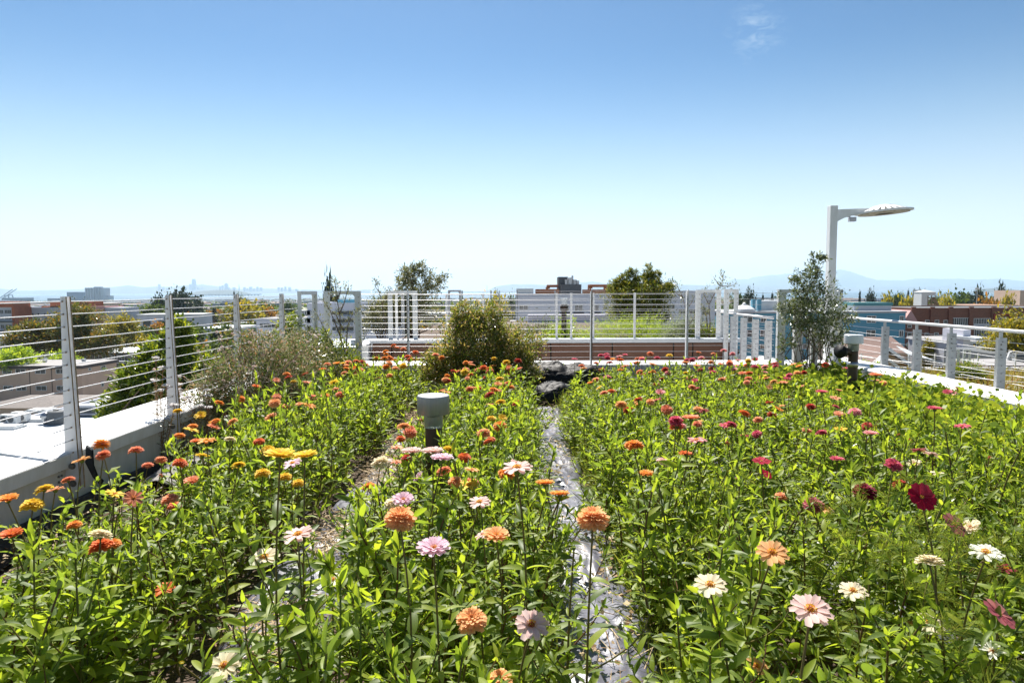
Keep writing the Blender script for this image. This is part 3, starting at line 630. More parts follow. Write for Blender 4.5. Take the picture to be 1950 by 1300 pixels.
# the downtown skyline across the bay
sk = [(300.5,303.5,541,'lone slim tower at the left end of the skyline'),(308,311,547,'short block right of the slim left tower'),(316,320,549,'low pair-like block in the left skyline'),(352,355,547,'stub tower left of the second slim tower'),(360,363,540.5,'slim tower just left of the tallest tower'),
 (375,378,548,'short block just right of the tallest tower'),(383,387,549,'low block under the hill crest'),(417,420,544.5,'narrow block left of the round-topped tower'),(422,424.5,543.5,'thin tower beside the round-topped tower'),(433.5,436,547,'small block right of the round-topped tower'),(442.5,447,547,'square block between round-topped tower and spire'),
 (462.5,466.5,546.5,'first block right of the spire'),(469,471,548.5,'tiny block in the right skyline'),(474,479,546,'wide block in the right part of the skyline'),(482,484,548.5,'thin tower near the right part of the skyline'),(487.5,491,546,'slab tower near the third fence post'),(494,498,547.5,'squat block past the third fence post'),(528,532,547,'left block of the far right cluster'),(534.5,538,547.5,'low block in the far right cluster'),(541,544.5,545.5,'tallest block of the far right cluster'),(548.5,553,546.5,'right block of the far right cluster'),(562,566,550,'small last block at the right end of skyline')]
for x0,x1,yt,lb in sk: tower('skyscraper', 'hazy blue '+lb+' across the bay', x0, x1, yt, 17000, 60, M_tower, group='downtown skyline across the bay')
a = at(365,530.5,17000); b = at(373,530.5,17000); w=(b.x-a.x)/2; cx=(a.x+b.x)/2
q = MB(); q.lathe([(w,-290),(w,0-140),(w*.92,-60),(w*.75,-12),(w*.5,0),(0,1)],(cx,17000,a.z),20); tag(q.build('skyscraper',M_tower,smooth=True),'tallest tower of the hazy skyline, tapering to a rounded top','tower','downtown skyline across the bay')
a = at(427,539,17000); b = at(433.5,539,17000); w=(b.x-a.x)/2; cx=(a.x+b.x)/2
q = MB(); q.box(cx-w,cx+w,17000,17050,-50,a.z-45); q.prism([(cx-w,a.z-45),(cx+w,a.z-45),(cx+w*.75,a.z-18),(cx+w*.3,a.z),(cx-w*.3,a.z),(cx-w*.75,a.z-18)],17000,17050); tag(q.build('skyscraper',M_tower),'dark broad skyscraper with a domed top in the skyline','tower','downtown skyline across the bay')
a = at(455,537.5,17000); q = MB(); X=a.x; q.add([(X-26,16974,-50),(X+26,16974,-50),(X+26,17026,-50),(X-26,17026,-50),(X,17000,a.z)],[(0,1,4),(1,2,4),(2,3,4),(3,0,4),(0,3,2,1)]); tag(q.build('skyscraper',M_conc),'slender pyramid-shaped skyscraper with a pointed spire','tower','downtown skyline across the bay')
# bridges
t_ = thing('bay_bridge','long low hazy bridge on many piers across the bay at the left','bridge')
q = MB(); 
for k in range(29): 
    px = 318+k*6.2; A = at(px,562.6-(k/29)*2.2,8300-k*20); B = at(px+6.2,562.6-((k+1)/29)*2.2,8300-(k+1)*20); q.bar(A,B,22,9)
q.build('deck',M_conc,t_)
q = MB()
for k in range(29): A = at(318+k*6.2,562.6-(k/29)*2.2,8300-k*20); q.bar((A.x,A.y,SEA-1),(A.x,A.y,A.z-3),10,14)
q.build('pier',M_conc,t_)
t_ = thing('suspension_bridge_tower','faint slim bridge tower between the bush and the far hills','tower'); a = at(926.5,543,20000)
for dx in (0,18):
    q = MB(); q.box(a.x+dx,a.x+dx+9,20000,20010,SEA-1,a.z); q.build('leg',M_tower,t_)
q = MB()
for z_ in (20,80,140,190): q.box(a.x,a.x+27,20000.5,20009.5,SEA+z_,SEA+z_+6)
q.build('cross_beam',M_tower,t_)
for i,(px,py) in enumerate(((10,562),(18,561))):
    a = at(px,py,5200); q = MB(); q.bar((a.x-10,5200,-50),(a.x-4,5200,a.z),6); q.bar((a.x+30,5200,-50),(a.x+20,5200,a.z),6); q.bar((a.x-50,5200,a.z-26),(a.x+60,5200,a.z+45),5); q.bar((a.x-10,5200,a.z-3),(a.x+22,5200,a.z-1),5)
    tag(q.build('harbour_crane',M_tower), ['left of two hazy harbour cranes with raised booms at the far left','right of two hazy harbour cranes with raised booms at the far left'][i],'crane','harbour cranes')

# stadium lights
for i,(px,yt,Y,lb) in enumerate(((1744.5,555,330,'floodlight mast nearer the dark conifers left of the hopper tower'),(1750,555,332,'floodlight mast just left of the hopper tower'),(1861,551,360,'floodlight mast with a white lamp bank right of the hopper tower'))):
    a = at(px,yt,Y); t_ = thing('floodlight_mast',lb,'floodlight','stadium floodlights',(a.x,Y,gz(a.x,Y)))
    h = a.z-gz(a.x,Y); q = MB(); q.tube([(0,0,0),(0,0,h)],[.28,.16],8); q.build('mast',M_steel,t_)
    q = MB()
    for k in range(5):
        for j in range(2): q.box(-1.1+k*.46,-.75+k*.46,-.25,.05,h-.1+j*.5,h+.25+j*.5)
    q.box(-1.2,1.2,.06,.15,h-.2,h+.8); q.build('lamp_bank',M_white,t_)

# far small houses: one of each kind, then copies
def house_proto(name, wm, rm, flat):
    t_ = thing(name, 'x', 'house')
    q = MB(); q.box(-.5,.5,-.4,.4,-1,.62 if not flat else 1); q.build('wall',wm,t_)
    q = MB()
    if flat: q.box(-.52,.52,-.42,.42,1.003,1.04)
    else: q.prismx([(-.46,.62),(.46,.62),(0,1.0)],-.54,.54)
    q.build('roof',rm,t_)
    q = MB()
    for k in range(4): q.box(-.42+k*.22,-.30+k*.22,-.41,-.395,.2,.38); 
    if flat:
        for k in range(4): q.box(-.42+k*.22,-.30+k*.22,-.41,-.395,.6,.8)
    q.build('window_row',M_glass,t_)
    return t_
wallms = [M_ltgrey,M_tan,M_lav,M_conc,mat('cream_wall',(.5,.46,.38),.8),M_white]
protos = [house_proto('distant_house',wallms[k],[M_shing,M_broof,M_wroof,M_wroof,M_shing,M_groof][k],k in (2,3,5)) for k in range(6)]
hr = random.Random(3); nh = 0; used=[False]*6; BUSY=[(70,215,60,220)]
zone = ['near','middle-distance','far']
lab_col = ['grey-walled grey-roofed','tan brown-roofed','lavender white-roofed','concrete white-roofed','cream grey-roofed','white flat-roofed']
for k in range(170):
    Y = 260*(9.5**hr.random()); px = hr.uniform(-60,1990); 
    if Y < 420 and (px < 235 or 380<px<460 ): continue
    if 560<px<760 and Y<300: continue
    X = px2x(px,Y); kind = hr.randrange(6); w = hr.uniform(9,24)*(1+Y/3000); h = hr.uniform(4.5,8 if kind not in (2,3,5) else 12)
    side = 'left' if px < 560 else 'middle' if px < 1100 else 'right'
    z = 0 if Y < 500 else 1 if Y < 1100 else 2
    lb = f'{zone[z]} {lab_col[kind]} house among the trees in the {side} part of the city'
    o = protos[kind] if not used[kind] else dup(protos[kind]); used[kind] = True
    o.location = (X,Y,gz(X,Y)); o.scale = (w,w*hr.uniform(.7,1),h); o.rotation_euler=(0,0,hr.choice((0,0,.12,-.15,.3))); o['label'] = lb; o['group'] = f'{zone[z]} {lab_col[kind]} houses, {side}'
    nh += 1
# the flats beyond, one mass
rng = np.random.default_rng(5); C = Cloud(); n = 2600
BX = np.array([(-.5,-.5,0),(.5,-.5,0),(.5,.5,0),(-.5,.5,0),(-.5,-.5,1),(.5,-.5,1),(.5,.5,1),(-.5,.5,1)],float); BF = np.array([[4,5,6,7],[0,1,5,4],[1,2,6,5],[2,3,7,6],[3,0,4,7]])
Yv = 900*(4.5**rng.random(n)); Xv = (rng.random(n)*1.9-.95)*Yv
ok = np.hypot(Xv,Yv) < np.array([SHORE(math.atan2(x,y))*.93 for x,y in zip(Xv,Yv)]); Xv, Yv = Xv[ok], Yv[ok]; n=len(Xv)
w = 12+rng.random(n)**3*60; Mx = np.zeros((n,3,3)); Mx[:,0,0]=w; Mx[:,1,1]=10+rng.random(n)*25; Mx[:,2,2]=5+rng.random(n)**2*11
C.stamp(BX,BF,Mx,np.stack([Xv,Yv,np.array([gz(x,y) for x,y in zip(Xv,Yv)])],1),rng.integers(0,5,n))
tag(C.build('distant_city',[M_ltgrey,M_tan,M_conc,M_wroof,M_tower],smooth=False),'mass of hazy low city buildings reaching down to the bay shore','distant buildings',kind='stuff')
# ------------------------------------------------------------------ our roof
t_ = thing('host_building','building that carries the rooftop flower garden','building')
q = MB(); q.box(-3.4,5.06,-6,10.62,-19.5,-.25); q.build('wall',M_stuc,t_)
# soil sheet with gentle relief
mb = MB(); nx, ny = 60, 110; vs=[]; fs=[]
for j in range(ny+1):
    for i in range(nx+1):
        x = -2.98+7.6*i/nx; y = -3+13.2*j/ny
        z = 0.03*mnoise.noise(Vector((x*2,y*2,0)))+0.015*mnoise.noise(Vector((x*9,y*9,0)))
        if x < -2.55: z -= .08*min(1,(-2.55-x)/.25)
        vs.append((x,y,z))
for j in range(ny):
    for i in range(nx): a=j*(nx+1)+i; fs.append((a,a+1,a+nx+2,a+nx+1))
mb.add(vs,fs); tag(mb.build('ground_soil',M_soil,smooth=True),kind='structure')
def parapet(name,label,poly,a,b,axis):
    t_ = thing(name,label,'parapet wall')
    q = MB()
    (q.prism if axis=='y' else q.prismx)(poly['wall'],a,b); q.build('wall',M_stuc,t_)
    q = MB(); (q.prism if axis=='y' else q.prismx)(poly['cap'],a,b); c=q.build('coping',M_white,t_)
    return t_,c
L = {'wall':[(-3.40,-.2),(-3.06,-.2),(-3.06,.06),(-3.06,.335),(-3.40,.335)],'cap':[(-3.46,.30),(-3.43,.30),(-3.43,.338),(-3.055,.338),(-3.052,.315),(-3.035,.315),(-3.035,.335),(-3.0,.41),(-3.03,.43),(-3.44,.47),(-3.46,.46)]}
L['cap'] = [(-3.46,.338),(-3.05,.338),(-3.05,.318),(-3.025,.318),(-3.012,.41),(-3.03,.425),(-3.44,.47),(-3.46,.46)]
tL,c = parapet('parapet','long white-capped parapet under the left cable fence',L,-5,10.5,'y')
q = MB()
for y_ in (1.2,4.3,7.4): q.box(-3.462,-3.008,y_,y_+.05,.472,.476)
q.build('coping_joint',M_cap,c)
q = MB(); q.add([(-3.055,-5,.08),(-3.055,10,.08),(-2.93,10,-.06),(-2.93,-5,-.06),(-2.99,-5,.09),(-2.99,10,.09)],[(0,1,5,4),(4,5,2,3)]); q.build('black_liner',M_blackd,tL)
L = {'wall':[(10.28,-.2),(10.6,-.2),(10.6,.335),(10.28,.335)],'cap':[(10.24,.30),(10.27,.30),(10.27,.338),(10.66,.338),(10.66,.402),(10.26,.392),(10.235,.38)]}
tF,c = parapet('parapet','white parapet closing the far end of the flower beds',L,-2.99,4.72,'x')
L = {'wall':[(4.80,-.2),(5.06,-.2),(5.06,.335),(4.80,.335)],'cap':[(5.12,.338),(4.79,.338),(4.79,.29),(4.765,.29),(4.75,.40),(4.77,.425),(5.1,.45),(5.12,.44)]}
tR,c = parapet('parapet','white-capped parapet running back along the right side under the railing',L,4.3,10.6,'y')
q = MB(); q.prism([(4.745,.1),(4.79,.1),(4.79,.286),(4.76,.286)],4.3,10.2); q.build('flashing',M_cap,tR)
q = MB(); q.box(4.55,4.9,3.2,4.25,-.2,.36); q.box(4.5,4.95,3.15,4.28,.36,.42); tag(q.build('parapet_end',M_white),'short white parapet stub at the right edge, nearest the viewer','parapet wall')

# left cable fence
def cabx(z): return -3.03+.013+.022*(1.44-z)/1.1
def post_left(parent, X, Y, base_z=.17, top=1.47, side=1, thin=False):
    """two tapered plates across the fence line, a mounting plate with bolts on the parapet"""
    X=X-.03; w0,w1 = .078,.034
    q = MB(); q.prism([(X-.03,base_z),(X+w0-.012,base_z),(X+w1,top),(X,top)],Y-.006,Y+.004); p = q.build('post',M_plate,parent)
    q = MB(); q.prism([(X-.01,base_z+.03),(X+w0-.01,base_z),(X+w1,top),(X+.010,top)],Y+.035,Y+.045); q.build('back_plate',M_plate,p)
    q = MB(); q.prism([(X+w0-.0097,base_z),(X+w0-.0067,base_z),(X+w1+.0033,top),(X+w1+.0003,top)],Y+.0345,Y+.0455); q.prism([(X+w0-.0117,base_z),(X+w0-.0097,base_z),(X+w1+.0023,top),(X+w1+.0003,top)],Y-.0065,Y+.0045); q.build('rusty_rim',M_rust,p)
    if not thin:
        q = MB(); q.box(X-.042,X-.031,Y-.115,Y-.007,base_z-.0,base_z+.17); q.box(X+.0,X+.03,Y-.0,Y+.035,base_z,base_z+.17); q.build('mount_plate',M_stuc,p)
        q = MB()
        for k in range(4):
            for j in range(2): q.tube([(X-.033,Y-.075+j*.03,base_z+.03+k*.037),(X-.023,Y-.075+j*.03,base_z+.03+k*.037)],.009,6)
        for z_ in (base_z+.04,base_z+.16): q.tube([(X+.022,Y-.024,z_),(X+.022,Y-.006,z_)],.017,8); q.tube([(X+.022,Y-.009,z_),(X+.022,Y-.006,z_)],.024,12)
        q.build('bolt_row',M_bolt,p)
    q = MB()
    for k in range(13): z_=1.437-k*.0845; q.tube([(cabx(z_),Y-.014,z_),(cabx(z_),Y-.005,z_)],.006,8)
    q.build('cable_ferrule',M_rust,p)
    return p
FX = -3.0
fence = thing('cable_fence','tall stainless cable fence on white tapered posts along the left parapet','fence')
for Y in (1.6,3.05,4.52,5.87,7.29,8.7): post_left(fence, FX, Y)
for k in range(13):
    z_ = 1.437-k*.0845; q = MB(); 
    ys=[1.6,3.05,4.52,5.87,7.29,8.7,9.34]
    pts=[]
    for a_,b_ in zip(ys[:-1],ys[1:]): pts += [(cabx(z_),a_,z_),(cabx(z_),(a_+b_)/2,z_-.003)]
    pts.append((cabx(z_),ys[-1],z_)); q.tube(pts,.0032,6,cap=False); q.build('cable',M_cable,fence,smooth=True)
# torn strip of black cloth tied at the post
q = MB(); q.add([(-2.9,4.5,.47),(-2.86,4.5,.44),(-2.85,4.49,.34),(-2.82,4.48,.27),(-2.775,4.47,.24),(-2.80,4.48,.20),(-2.86,4.49,.26),(-2.905,4.49,.36),(-2.9,4.52,.47),(-2.86,4.515,.44),(-2.85,4.5,.34),(-2.82,4.49,.27),(-2.775,4.478,.24),(-2.80,4.49,.20),(-2.86,4.5,.26),(-2.905,4.5,.36)],[(0,1,2,7),(2,3,6,7),(3,4,5,6),(8,15,10,9),(10,15,14,11),(11,14,13,12),(0,8,9,1),(7,15,8,0)])
tag(q.build('cloth_strip',M_blackd),'torn dark cloth strip tied to the base of the first fence post','cloth')

# portals: two flat legs joined by a top plate with rounded inner corners
def portal(label, ax, a0, a1, c, z0, z1, w=.09, t=.05, base=True, holes=True, group='white steel portal frames'):
    """legs at a0 and a1 along axis ax ('x' or 'y'), at coordinate c of the other axis"""
    th = thing('steel_frame', label, 'steel frame', group)
    def bx(mb, u0,u1,v0,v1,z0,z1): mb.box(u0,u1,v0,v1,z0,z1) if ax=='x' else mb.box(v0,v1,u0,u1,z0,z1)
    for s,u in ((0,a0),(1,a1)):
        q = MB(); bx(q,u,u+w,c,c+.012,z0,z1-.05); bx(q,u if s==0 else u+w-.012,(u+.012) if s==0 else u+w,c+.0121,c+t,z0,z1-.05); leg=q.build('leg',M_white,th)
        if holes:
            q = MB(); um = u+w*.68
            for k in range(12):
                z_ = z1-.09-k*.0845
                if z_ < z0+.05: break
                if ax=='x': q.tube([(um,c-.006,z_),(um,c+.002,z_)],.007,8)
                else: q.tube([(c-.006,um,z_),(c+.018,um,z_)],.007,8)
            q.build('bolt_row',M_rust,leg)
    q = MB(); bx(q,a0,a1+w,c-.001,c+t+.001,z1-.0499,z1); q.build('top_plate',M_white,th)
    q = MB()
    for u,s in ((a0+w,1),(a1,-1)):
        P=[(u,z1-.05)]+[(u+s*.05*(1-math.cos(a)),z1-.1+.05*math.sin(a)) for a in (0,.4,.8,1.2,1.57)]
        if ax=='x': q.prism(P if s>0 else P,c+.002,c+.010)
        else: q.prismx(P,c+.002,c+.010)
    q.build('corner_gusset',M_white,th)
    return th
portal('white steel frame ending the left cable fence, seen at an angle','y',9.32,9.98,-3.0,.2,1.50,w=.1)
portal('wide white steel frame facing the viewer behind the sparse olive sapling','x',-2.88,-2.42,10.16,.2,1.50,w=.09)
pc = portal('white steel frame behind the sapling that carries on the far planter fence','x',px2x(738,13.1),px2x(786,13.1)-.01,13.1,.56,1.5,w=.09)
portal('narrow white steel frame beside the left planter frame','y',13.3,14.0,px2x(752,13.3),.56,1.5,w=.09)
portal('white steel frame left of the pair at the right end of the planter','x',px2x(1326,13.1),px2x(1365,13.1),13.1,.56,1.5,w=.085)
portal('grey-sided white steel frame, right one of the pair at the planter end','x',px2x(1377,13.0),px2x(1395,13.0),12.9,.1,1.51,w=.085)
pg = portal('big white steel frame around the dark shrub and lamp post at the right corner','x',3.83,4.66,10.05,.2,1.50,w=.11,t=.07)
q = MB(); q.box(4.1,4.22,10.1,10.18,.2,1.2); q.box(4.35,4.45,10.1,10.18,.2,1.0); q.box(4.0,4.6,10.05,10.2,.2,.26); q.build('base_bracket',M_stuc,pg)

# far cable fence
ff = thing('cable_fence','cable fence on thin steel posts across the far end of the beds','fence')
for X in (-1.64,-.27,1.11,2.54):
    q = MB(); q.box(X-.013,X-.005,10.20,10.27,.17,1.48); p=q.build('post',M_plate,ff)
    q = MB(); q.box(X+.004,X+.014,10.19,10.27,.17,1.50); q.build('back_plate',M_bolt if X==1.11 else M_plate,p)
    q = MB(); q.box(X-.05,X+.06,10.19,10.235,.17,.24); q.build('mount_plate',M_stuc,p)
for k in range(13):
    z_=1.45-k*.0865; q = MB(); q.tube([(-2.42,10.2,z_),(-1.64,10.2,z_-.002),(-.9,10.2,z_-.005),(.4,10.2,z_-.005),(1.11,10.2,z_-.001),(2.5,10.2,z_-.002),(3.84,10.2,z_)],.0028,6,cap=False); q.build('cable',M_cable,ff,smooth=True)

# right railing
rr = thing('cable_railing','grey steel cable railing with a round top rail outside the right parapet','railing')
RX = 5.1
for Y in (5.7,6.48,7.26,8.09,8.79,9.55):
    q = MB(); q.box(RX,RX+.008,Y-.0,Y+.035,.0,.98); q.box(RX,RX+.09,Y-.008,Y,.0,.98); p=q.build('post',M_steel,rr)
    q = MB(); q.box(RX+.02,RX+.05,Y+.001,Y+.02,.98,1.045); q.build('rail_bracket',M_steel,p)
    q = MB()
    for k in range(11): q.tube([(RX+.045,Y-.014,.94-k*.085),(RX+.045,Y-.0075,.94-k*.085)],.006,8)
    for z_ in (.93,.88,.82): q.tube([(RX+.03,Y-.012,z_-.02),(RX+.03,Y-.0075,z_-.02)],.009,8)
    q.build('bolt_row',M_bolt,p)
q = MB(); q.tube([(RX+.035,2.0,1.062),(RX+.035,10.9,1.062)],.019,12); q.build('top_rail',M_cable,rr,smooth=True)
for k in range(11):
    q = MB(); q.tube([(RX+.045,2.0,.94-k*.085),(RX+.045,10.9,.94-k*.085)],.003,6,cap=False); q.build('cable',M_cable,rr,smooth=True)
# railing beyond, right of the planter
r2 = thing('cable_railing','second cable railing with wide grey posts beyond the far fence at the right','railing')
for Y in (11.0,11.6,12.2,12.8,13.5):
    q = MB(); q.box(4.0,4.1,Y-.01,Y,.0,1.0); q.box(4.0,4.01,Y,Y+.05,.0,1.0); p=q.build('post',M_steel,r2)
    q = MB()
    for k in range(10): q.tube([(4.05,Y-.018,.92-k*.085),(4.05,Y-.0095,.92-k*.085)],.006,8)
    q.build('bolt_row',M_bolt,p)
q = MB(); q.tube([(4.04,10.8,1.05),(4.04,13.6,1.05)],.02,10); q.tube([(4.04,13.6,1.2),(4.8,15.5,1.2)],.02,10); q.build('top_rail',M_cable,r2,smooth=True)
for k in range(10):
    q = MB(); q.tube([(4.05,10.8,.92-k*.085),(4.05,13.6,.92-k*.085)],.003,6,cap=False); q.build('cable',M_cable,r2)
q = MB(); q.box(4.12,5.1,10.63,14,.0,.12); q.box(4.12,5.1,10.63,14,.121,.14); tag(q.build('roof_ledge',M_wroof),'white ledge between the two railings past the right corner','ledge')

# second roof with brown planter wall
t2 = thing('planted_roof_building','neighbouring roof with planted beds behind the brown panelled planter','building')
q = MB(); q.box(-2.9,4.35,10.63,13.05,-19,-.45); q.box(-2.9,4.35,13.2,26,-19,.25); q.build('wall',M_stuc,t2)
q = MB(); q.box(-2.86,4.3,13.21,25.9,.255,.34); q.build('planting_soil',M_soil,t2)
pl = thing('planter_wall','long planter wall of brown panels under a pale metal coping','planter')
seams = [px2x(v_,13) for v_ in (706,744,850,948,1049,1167,1284,1321,1408)]
for a_,b_ in zip(seams[:-1],seams[1:]):
    q = MB(); q.box(a_+.012,b_-.012,13.0,13.03,.10,.49); q.build('panel',M_brown,pl)
q = MB(); q.box(seams[0],seams[-1],13.032,13.19,-.4,.50); q.build('backing',M_blackd,pl)
q = MB(); q.box(seams[0]-.04,seams[-1]+.08,12.96,13.24,.501,.575); q.build('coping',M_cap,pl,bevel=.008)
q = MB(); q.box(-2.95,seams[0]-.05,12.9,13.2,-.4,.45); q.box(-2.95,seams[0]-.04,12.7,13.2,.45,.5); tag(q.build('white_column_base',M_white),'short white wall stub at the left end of the brown planter','wall')
f3 = thing('cable_fence','cable fence standing on the brown planter','fence')
for px in (1209,1088,1060,1130,850,920):
    X = px2x(px,13.1); q = MB(); q.box(X-.02,X+.02,13.09,13.12,.576,1.45); q.build('post',M_plate,f3)
for k in range(9):
    z_=1.42-k*.095; q = MB(); q.tube([(px2x(790,13.1),13.1,z_),(px2x(1326,13.1),13.1,z_)],.0035,6,cap=False); q.build('cable',M_cable,f3)
f4 = thing('cable_fence','furthest cable fence at the back of the planted roof','fence')
for px in (880,935,985,1057,1127,1200,1270,1310): X=px2x(px,25.5); q=MB(); q.box(X-.025,X+.025,25.5,25.55,.3,1.5); q.build('post',M_steel,f4)
for k in range(9):
    z_=1.46-k*.12; q = MB(); q.tube([(px2x(850,25.5),25.5,z_),(px2x(1320,25.5),25.5,z_)],.006,6,cap=False); q.build('cable',M_cable,f4)
q = MB(); q.box(px2x(1005,25),px2x(1168,25),24.6,25.3,.3,.62); tag(q.build('back_parapet',M_lav),'pale low parapet at the back of the planted roof','parapet wall')
for i,px in enumerate((853,)):
    portal('faint steel frame showing above the central bush','x',px2x(853,20),px2x(874,20),20,.3,1.52,w=.06,holes=False)

# bollard lights
def bollard(label, base, h_cap_top, px_cap_r, pipe_r, cap_h, capm=None):
    t_ = thing('bollard_light', label, 'bollard light', None, base); z1 = h_cap_top
    q = MB(); q.lathe([(0,0),(pipe_r,0),(pipe_r,z1-cap_h-.085),(0,z1-cap_h-.085)],(0,0,0),32); q.build('post',M_pipe,t_,smooth='auto')
    q = MB(); g=z1-cap_h-.0845
    q.lathe([(0,g),(pipe_r*1.06,g),(pipe_r*1.09,g+.012),(pipe_r*1.13,g+.07),(pipe_r*1.06,g+.078),(0,g+.078)],(0,0,0),32); L_=q.build('glass_lens',M_lens,t_,smooth='auto')
    q = MB(); q.lathe([(0,g+.01),(pipe_r*.55,g+.01),(pipe_r*.6,g+.03),(pipe_r*.35,g+.035),(pipe_r*.35,g+.06),(pipe_r*.7,g+.065),(0,g+.07)],(0,0,0),20); q.build('lamp_core',M_alu,L_)
    q = MB(); r_=px_cap_r
    q.lathe([(0,z1-cap_h+.004),(r_*.97,z1-cap_h+.004),(r_*.98,z1-cap_h),(r_,z1-cap_h+.003),(r_*.985,z1-.012),(r_*.97,z1-.003),(r_*.93,z1),(0,z1+.002)],(0,0,0),48); c_=q.build('cap',capm or M_capm,t_,smooth='auto')
    return t_
M_lens = bpy.data.materials.new('frosted_lens'); M_lens.use_nodes=True; p=M_lens.node_tree.nodes['Principled BSDF']; p.inputs['Base Color'].default_value=(.42,.45,.38,1); p.inputs['Roughness'].default_value=.3; p.inputs['Transmission Weight'].default_value=.6; p.inputs['IOR'].default_value=1.35
a = at(825,752,4.1)
bollard('bollard light with brushed metal drum cap between the two front beds',(a.x,4.1,0),a.z,.099,.052,.112)
a = at(1626,637,7.75)
tb = bollard('bollard light with pale cap and side elbow pipe near the right parapet',(a.x,7.75,0),a.z,.102,.052,.1,mat('pale_cap',(.6,.62,.64),.4,.4,var=.05))
q = MB(); zc = .62
q.lathe([(.054,zc),(.058,zc),(.058,zc+.06),(.054,zc+.06)],(0,0,0),32); q.build('clamp_band',M_alu,tb,smooth=True)
q = MB(); q.tube([(-.04,0,.79),(-.09,-.01,.80),(-.125,-.02,.80)],[.042,.042,.044],16); q.build('elbow_pipe',M_pipe,tb,smooth=True)
q = MB(); q.tube([(-.10,-.015,.80),(-.112,-.017,.80)],.05,18); q.tube([(-.126,-.02,.80),(-.175,-.05,.80)],[.062,.078],20); q.build('elbow_collar',M_black,tb,smooth=True)

# path light column with round louvred head
lp = thing('lamp_post','tall white lamp post with a flat round louvred head at the right corner','lamp post')
b = at(1577,690,10.4); X=b.x; tp = at(1579,392,10.4).z
q = MB(); q.box(X-.055,X+.055,10.35,10.47,.2,tp); q.build('pole',M_white,lp,bevel=.006)
q = MB(); e = at(1650,398,10.4)
q.prism([(X+.0555,tp-.055),(X+.0555,tp-.24),(X+.16,tp-.185),(X+.25,tp-.155),(X+.55,tp-.11),(X+.75,tp-.05),(X+.75,tp-.035)],10.385,10.435); q.build('arm',M_white,lp)
hx = at(1683,404,10.4); HR = .395
hd = bpy.data.objects.new('lamp_head', None)
q = MB()
for k in range(24):
    a_ = 2*math.pi*k/24; ca,sa=math.cos(a_),math.sin(a_)
    q.bar((ca*.13,sa*.13,.085),(ca*(HR-.02),sa*(HR-.02),.0),.045,.012)
q.lathe([(HR-.04,-.012),(HR,-.012),(HR,.012),(HR-.04,.016)],(0,0,0),48)
q.lathe([(0,.078),(.14,.078),(.14,.094),(.06,.106),(0,.108)],(0,0,0),32)
h_ = q.build('lamp_head',M_white,lp); h_.location=(hx.x,10.4,hx.z+.005); h_.rotation_euler=(R(-.5),R(-4),0)
q = MB(); q.lathe([(.12,-.03),(HR-.05,-.03),(HR-.05,-.013),(.12,-.013)],(0,0,0),48)
d_ = q.build('led_ring',mat('led_board',(.25,.2,.13),.6,col2=(.6,.56,.48),scale=30),h_)
q = MB(); s_=at(1623,418,10.4); q.box(s_.x-.045,s_.x+.05,10.37,10.45,s_.z-.03,s_.z+.035); q.box(s_.x-.08,s_.x-.03,10.39,10.43,s_.z+.036,s_.z+.07); q.build('sensor',M_ltgrey,lp,bevel=.005)

# path lamp on the neighbouring roof
a = at(1074,575,14.5); t_ = thing('path_light','dark post light with a clear cylinder top on the planted roof','bollard light',None,(a.x,14.5,.34))
q = MB(); q.lathe([(0,0),(.055,0),(.055,.72),(.08,.74),(.085,.82),(.06,.86),(0,.86)],(0,0,0),20); q.build('post',M_pipe,t_)
q = MB(); q.lathe([(0,.861),(.07,.861),(.085,1.0),(0,1.0)],(0,0,0),20); q.build('glass_lens',mat('clear_lens',(.75,.8,.85),.2,var=.03),t_)

# mulch film strips, straw, tarps
def film(name,label,xa,xb,y0,y1,seed,amp=.02):
    mb=MB(); nx,ny=34,int((y1-y0)/.03); vs=[]; fs=[]
    for j in range(ny+1):
        y=y0+(y1-y0)*j/ny; wob=.04*math.sin(y*1.7+seed)+.025*math.sin(y*4.1+seed*2)
        for i in range(nx+1):
            u=i/nx; x=xa+wob+(xb-xa)*u
            z=.055+.014*abs(mnoise.noise(Vector((x*34+y*5,y*16,seed+9))))+amp*(mnoise.noise(Vector((x*6,y*2.5,seed)))+.6*abs(mnoise.noise(Vector((x*19+y*4,y*7,seed+4))))*1.5)-.05*(abs(u-.5)*2)**4+.03*mnoise.noise(Vector((x*2,y*2,0)))
            vs.append((x,y,z))
    for j in range(ny):
        for i in range(nx): a=j*(nx+1)+i; fs.append((a,a+1,a+nx+2,a+nx+1))
    mb.add(vs,fs); return tag(mb.build(name,M_mulch,smooth=True),label,'mulch film')
film('mulch_film','crinkled silvery plastic film covering the central path',.12,.56,-.5,8.3,1.3,.028)
film('mulch_film','crinkled silvery plastic film under straw on the left path',-1.26,-.80,-.5,7.6,5.1,.025)
film('mulch_film','strip of silvery plastic film hidden among the right bed plants',1.52,1.86,-.5,6.5,8.8,.025)
